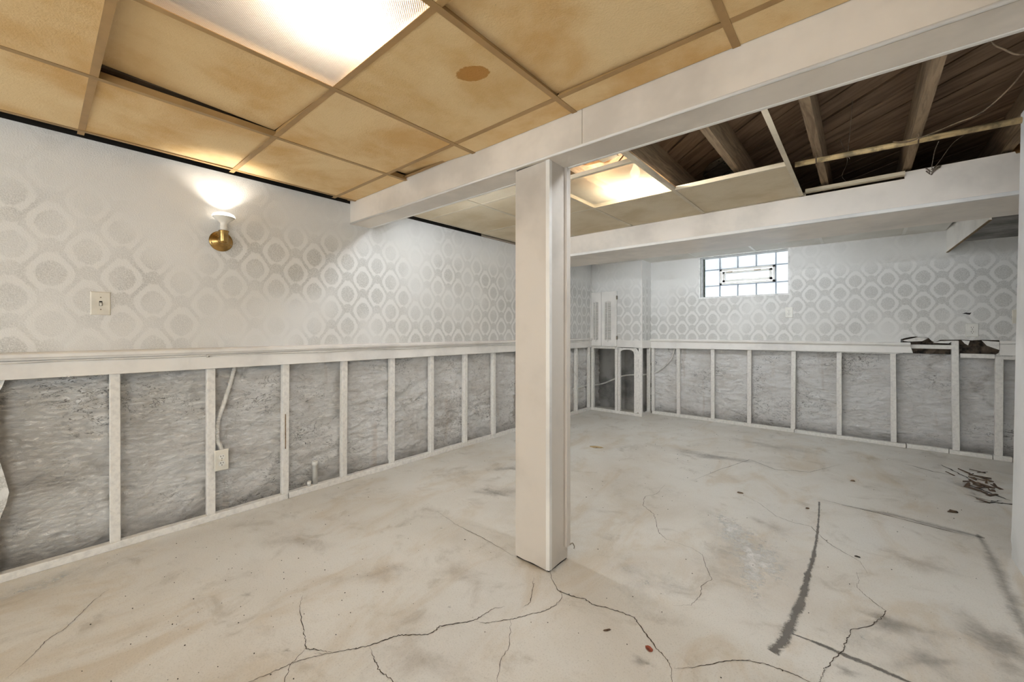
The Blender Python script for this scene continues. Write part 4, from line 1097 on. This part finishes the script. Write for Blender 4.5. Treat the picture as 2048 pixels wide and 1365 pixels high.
for pts, w in (([(3.40,4.90),(3.48,4.67),(3.52,4.55)], .010), ([(3.47,4.42),(3.56,4.27),(3.64,4.16)], .012), ([(3.46,3.98),(3.56,4.05),(3.66,4.09),(3.8,4.14)], .014), ([(3.43,4.12),(3.54,4.06),(3.60,4.12)], .009), ([(3.18,4.72),(3.32,4.62),(3.42,4.60)], .008)):
    place_ribbon('crack', 'deepcrack', pts, w, 0.0014, 0.006, 4)
# adhesive outline of a removed partition
place_ribbon('adhesive_strip', 'glue', [(2.687,3.321),(2.699,3.104),(2.707,2.909),(2.712,2.735),(2.714,2.563),(2.714,2.442),(2.708,2.298),(2.709,2.167),(2.704,2.047),(2.696,1.934),(2.688,1.842),(2.676,1.735),(2.655,1.665)], [.014,.016,.018,.020,.026,.030,.036,.042,.048,.052,.054,.054,.05], 0.0006, 0, 4, False)
place_ribbon('adhesive_strip', 'glue', [(2.70,1.812),(2.75,1.815),(2.794,1.816),(2.832,1.812),(2.869,1.81),(2.908,1.812),(2.942,1.809),(2.987,1.806),(3.06,1.80),(3.16,1.79)], .030, 0.0008, 0, 4)
place_ribbon('adhesive_strip', 'smear', [(2.693,3.379),(2.816,3.365),(2.939,3.371),(3.032,3.374),(3.163,3.358),(3.263,3.338),(3.40,3.32)], [.02,.03,.05,.08,.12,.14,.15], 0.0006, 0, 4)
place_ribbon('adhesive_strip', 'smear', [(3.38,3.36),(3.384,3.134),(3.378,2.899),(3.367,2.666),(3.358,2.45),(3.35,2.2)], .08, 0.0009, 0, 4)
place_ribbon('adhesive_strip', 'crack', [(2.80,3.352),(2.94,3.356),(3.16,3.322),(3.37,3.290)], .006, 0.0011, 0.002, 5)
def patch(mat, c, rx, ry, rot, z):
    mb = MB(); n = 12; me_uv = []
    # radial fan of strips, uv v = 0.5 at the centre and 0/1 at the rim
    vs = [(0, 0, 0)]; uvs = [(0, 0.5)]; fs = []
    for k in range(28):
        th = 2 * math.pi * k / 28; r = 1 + 0.25 * math.sin(3 * th + rot * 5) + 0.15 * math.sin(5 * th + c[0] * 9)
        x, y = rx * r * math.cos(th), ry * r * math.sin(th)
        vs.append((x * math.cos(rot) - y * math.sin(rot), x * math.sin(rot) + y * math.cos(rot), 0)); uvs.append((0, 1.0))
    for k in range(28): fs.append((0, 1 + k, 1 + (k + 1) % 28))
    me = bpy.data.meshes.new('stain'); me.from_pydata(vs, [], fs); me.update(); me.materials.append(M[mat])
    ul = me.uv_layers.new(name='UVMap')
    for p in me.polygons:
        for li in p.loop_indices: ul.data[li].uv = uvs[me.loops[li].vertex_index]
    o = bpy.data.objects.new('stain', me); o.location = (c[0], c[1], z); link(o, floor)
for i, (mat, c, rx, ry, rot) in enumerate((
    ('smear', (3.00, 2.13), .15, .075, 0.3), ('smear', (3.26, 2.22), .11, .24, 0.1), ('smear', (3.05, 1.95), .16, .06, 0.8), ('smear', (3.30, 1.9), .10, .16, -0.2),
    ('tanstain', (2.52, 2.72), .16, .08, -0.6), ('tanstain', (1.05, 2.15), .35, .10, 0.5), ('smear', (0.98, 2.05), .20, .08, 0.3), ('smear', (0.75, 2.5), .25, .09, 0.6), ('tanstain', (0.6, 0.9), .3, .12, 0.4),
    ('tanstain', (1.75, 0.85), .25, .12, 0.2), ('tanstain', (1.2, 1.0), .22, .10, 0.9), ('salt_sheen', (2.42, 2.35), .25, .40, 0.3), ('scuff_sheen', (2.50, 2.28), .16, .42, 0.25), ('scuff_sheen', (2.34, 2.55), .12, .25, 0.4), ('salt_sheen', (2.15, 1.75), .2, .22, 0.0), ('salt_sheen', (0.15, 0.05), .12, .35, 0.0), ('salt_sheen', (2.9, 1.95), .12, .10, 0.4),  # first pale patch and both scuffs paint in the window's floor gleam
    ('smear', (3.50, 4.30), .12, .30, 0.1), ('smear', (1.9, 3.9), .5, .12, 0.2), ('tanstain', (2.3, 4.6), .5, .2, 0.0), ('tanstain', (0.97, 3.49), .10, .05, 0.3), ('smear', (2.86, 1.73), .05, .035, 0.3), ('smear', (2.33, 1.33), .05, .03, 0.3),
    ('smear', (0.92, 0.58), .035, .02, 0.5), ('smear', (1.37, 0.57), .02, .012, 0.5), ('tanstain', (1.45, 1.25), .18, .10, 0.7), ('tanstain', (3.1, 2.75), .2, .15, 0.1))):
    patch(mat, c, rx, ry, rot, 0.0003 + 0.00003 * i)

def chip(name, mat, loc, size, label, cat, rot=0.0, flat=0.45, seed=1):
    rnd = random.Random(seed); n = 7; mb = MB()
    base = [(size[0] * (0.75 + 0.35 * rnd.random()) * math.cos(2 * math.pi * k / n), size[1] * (0.75 + 0.35 * rnd.random()) * math.sin(2 * math.pi * k / n), 0) for k in range(n)]
    top = [(p[0] * 0.72 + rnd.uniform(-.1, .1) * size[0], p[1] * 0.72, flat * size[1] * rnd.uniform(0.7, 1.2)) for p in base]
    b = base + top; mb.v = b
    mb.f = [tuple(range(n))[::-1], tuple(range(n, 2 * n))] + [(i, (i + 1) % n, n + (i + 1) % n, n + i) for i in range(n)]
    o = mb.build(name, mat); o.location = (loc[0], loc[1], 0.0016); o.rotation_euler = (0, 0, rot); tag(o, label, cat); return o
chip('brick_chip', 'brick', (2.327, 1.400), (0.020, 0.012), 'small red brick chip lying near the floor crack', 'brick chip', -0.5, 0.35, 3)
chip('wood_splinter', 'sliver', (2.175, 1.385), (0.018, 0.005), 'dark wood splinter in front of the column crack', 'splinter', 0.9, 0.6, 4)
chip('debris_flake', 'sliver', (3.322, 3.667), (0.030, 0.018), 'dark curled flake on the floor inside the far partition outline', 'flake', 0.4, 0.5, 5)
chip('debris_flake', 'sliver', (2.262, 3.145), (0.022, 0.010), 'small black flake at the start of the fine floor crack', 'flake', 0.1, 0.6, 6)
chip('debris_flake', 'sliver', (2.846, 3.937), (0.022, 0.013), 'brown flake on the open floor below the far studs', 'flake', 0.7, 0.5, 7)
chip('debris_flake', 'sliver', (2.639, 3.147), (0.016, 0.010), 'dark flake beside the upper end of the adhesive strip', 'flake', 1.2, 0.5, 8)
chip('debris_flake', 'grit', (2.880, 2.635), (0.013, 0.006), 'tiny dark curl on the pale floor right of the adhesive strip', 'flake', 0.2, 0.6, 9)
chip('floor_plate', 'pipe', (0.971, 3.488), (0.075, 0.040), 'flat brownish plate set in the floor behind the column', 'plate', 0.3, 0.06, 10)
dbs = MB(); rnd = random.Random(5)
for k in range(30):
    x = 3.56 + rnd.gauss(0, 0.06); y = 4.52 + rnd.gauss(0, 0.20); a = rnd.uniform(0, 3.14); L = rnd.uniform(0.012, 0.045); w = rnd.uniform(0.004, 0.016)
    dx, dy = math.cos(a), math.sin(a); z = 0.002; h = rnd.uniform(0.002, 0.006); tl = rnd.uniform(0, 0.012)
    p = [(x - dx * L - dy * w, y - dy * L + dx * w, z), (x + dx * L - dy * w * .4, y + dy * L + dx * w * .4, z + tl), (x + dx * L + dy * w * .5, y + dy * L - dx * w * .5, z + tl), (x - dx * L + dy * w, y - dy * L - dx * w, z)]
    dbs.hexa(p + [(q[0], q[1], q[2] + h) for q in p])
o = dbs.build('debris', 'sliver'); tag(o, 'heap of rotten wood slivers on the cracked floor', 'debris', 'stuff')
gr = MB()
for k in range(420):
    x = rnd.uniform(0.02, 3.42); y = rnd.uniform(0.1, 5.3)
    if rnd.random() < 0.25: x, y = rnd.gauss(1.0, 0.35), rnd.gauss(0.6, 0.25)
    if x < 0.02 or x > 3.42 or y < -0.2: continue
    r = rnd.uniform(0.0008, 0.0026); a = rnd.uniform(0, 3)
    p = [(x + r * rnd.uniform(.6, 1.6) * math.cos(a + k2 * 1.571), y + r * math.sin(a + k2 * 1.571), 0.0012) for k2 in range(4)]
    gr.hexa(p + [(q[0], q[1], q[2] + r * 0.8) for q in p])
o = gr.build('grit', 'grit'); tag(o, 'fine dark grit scattered across the concrete floor', 'grit', 'stuff')
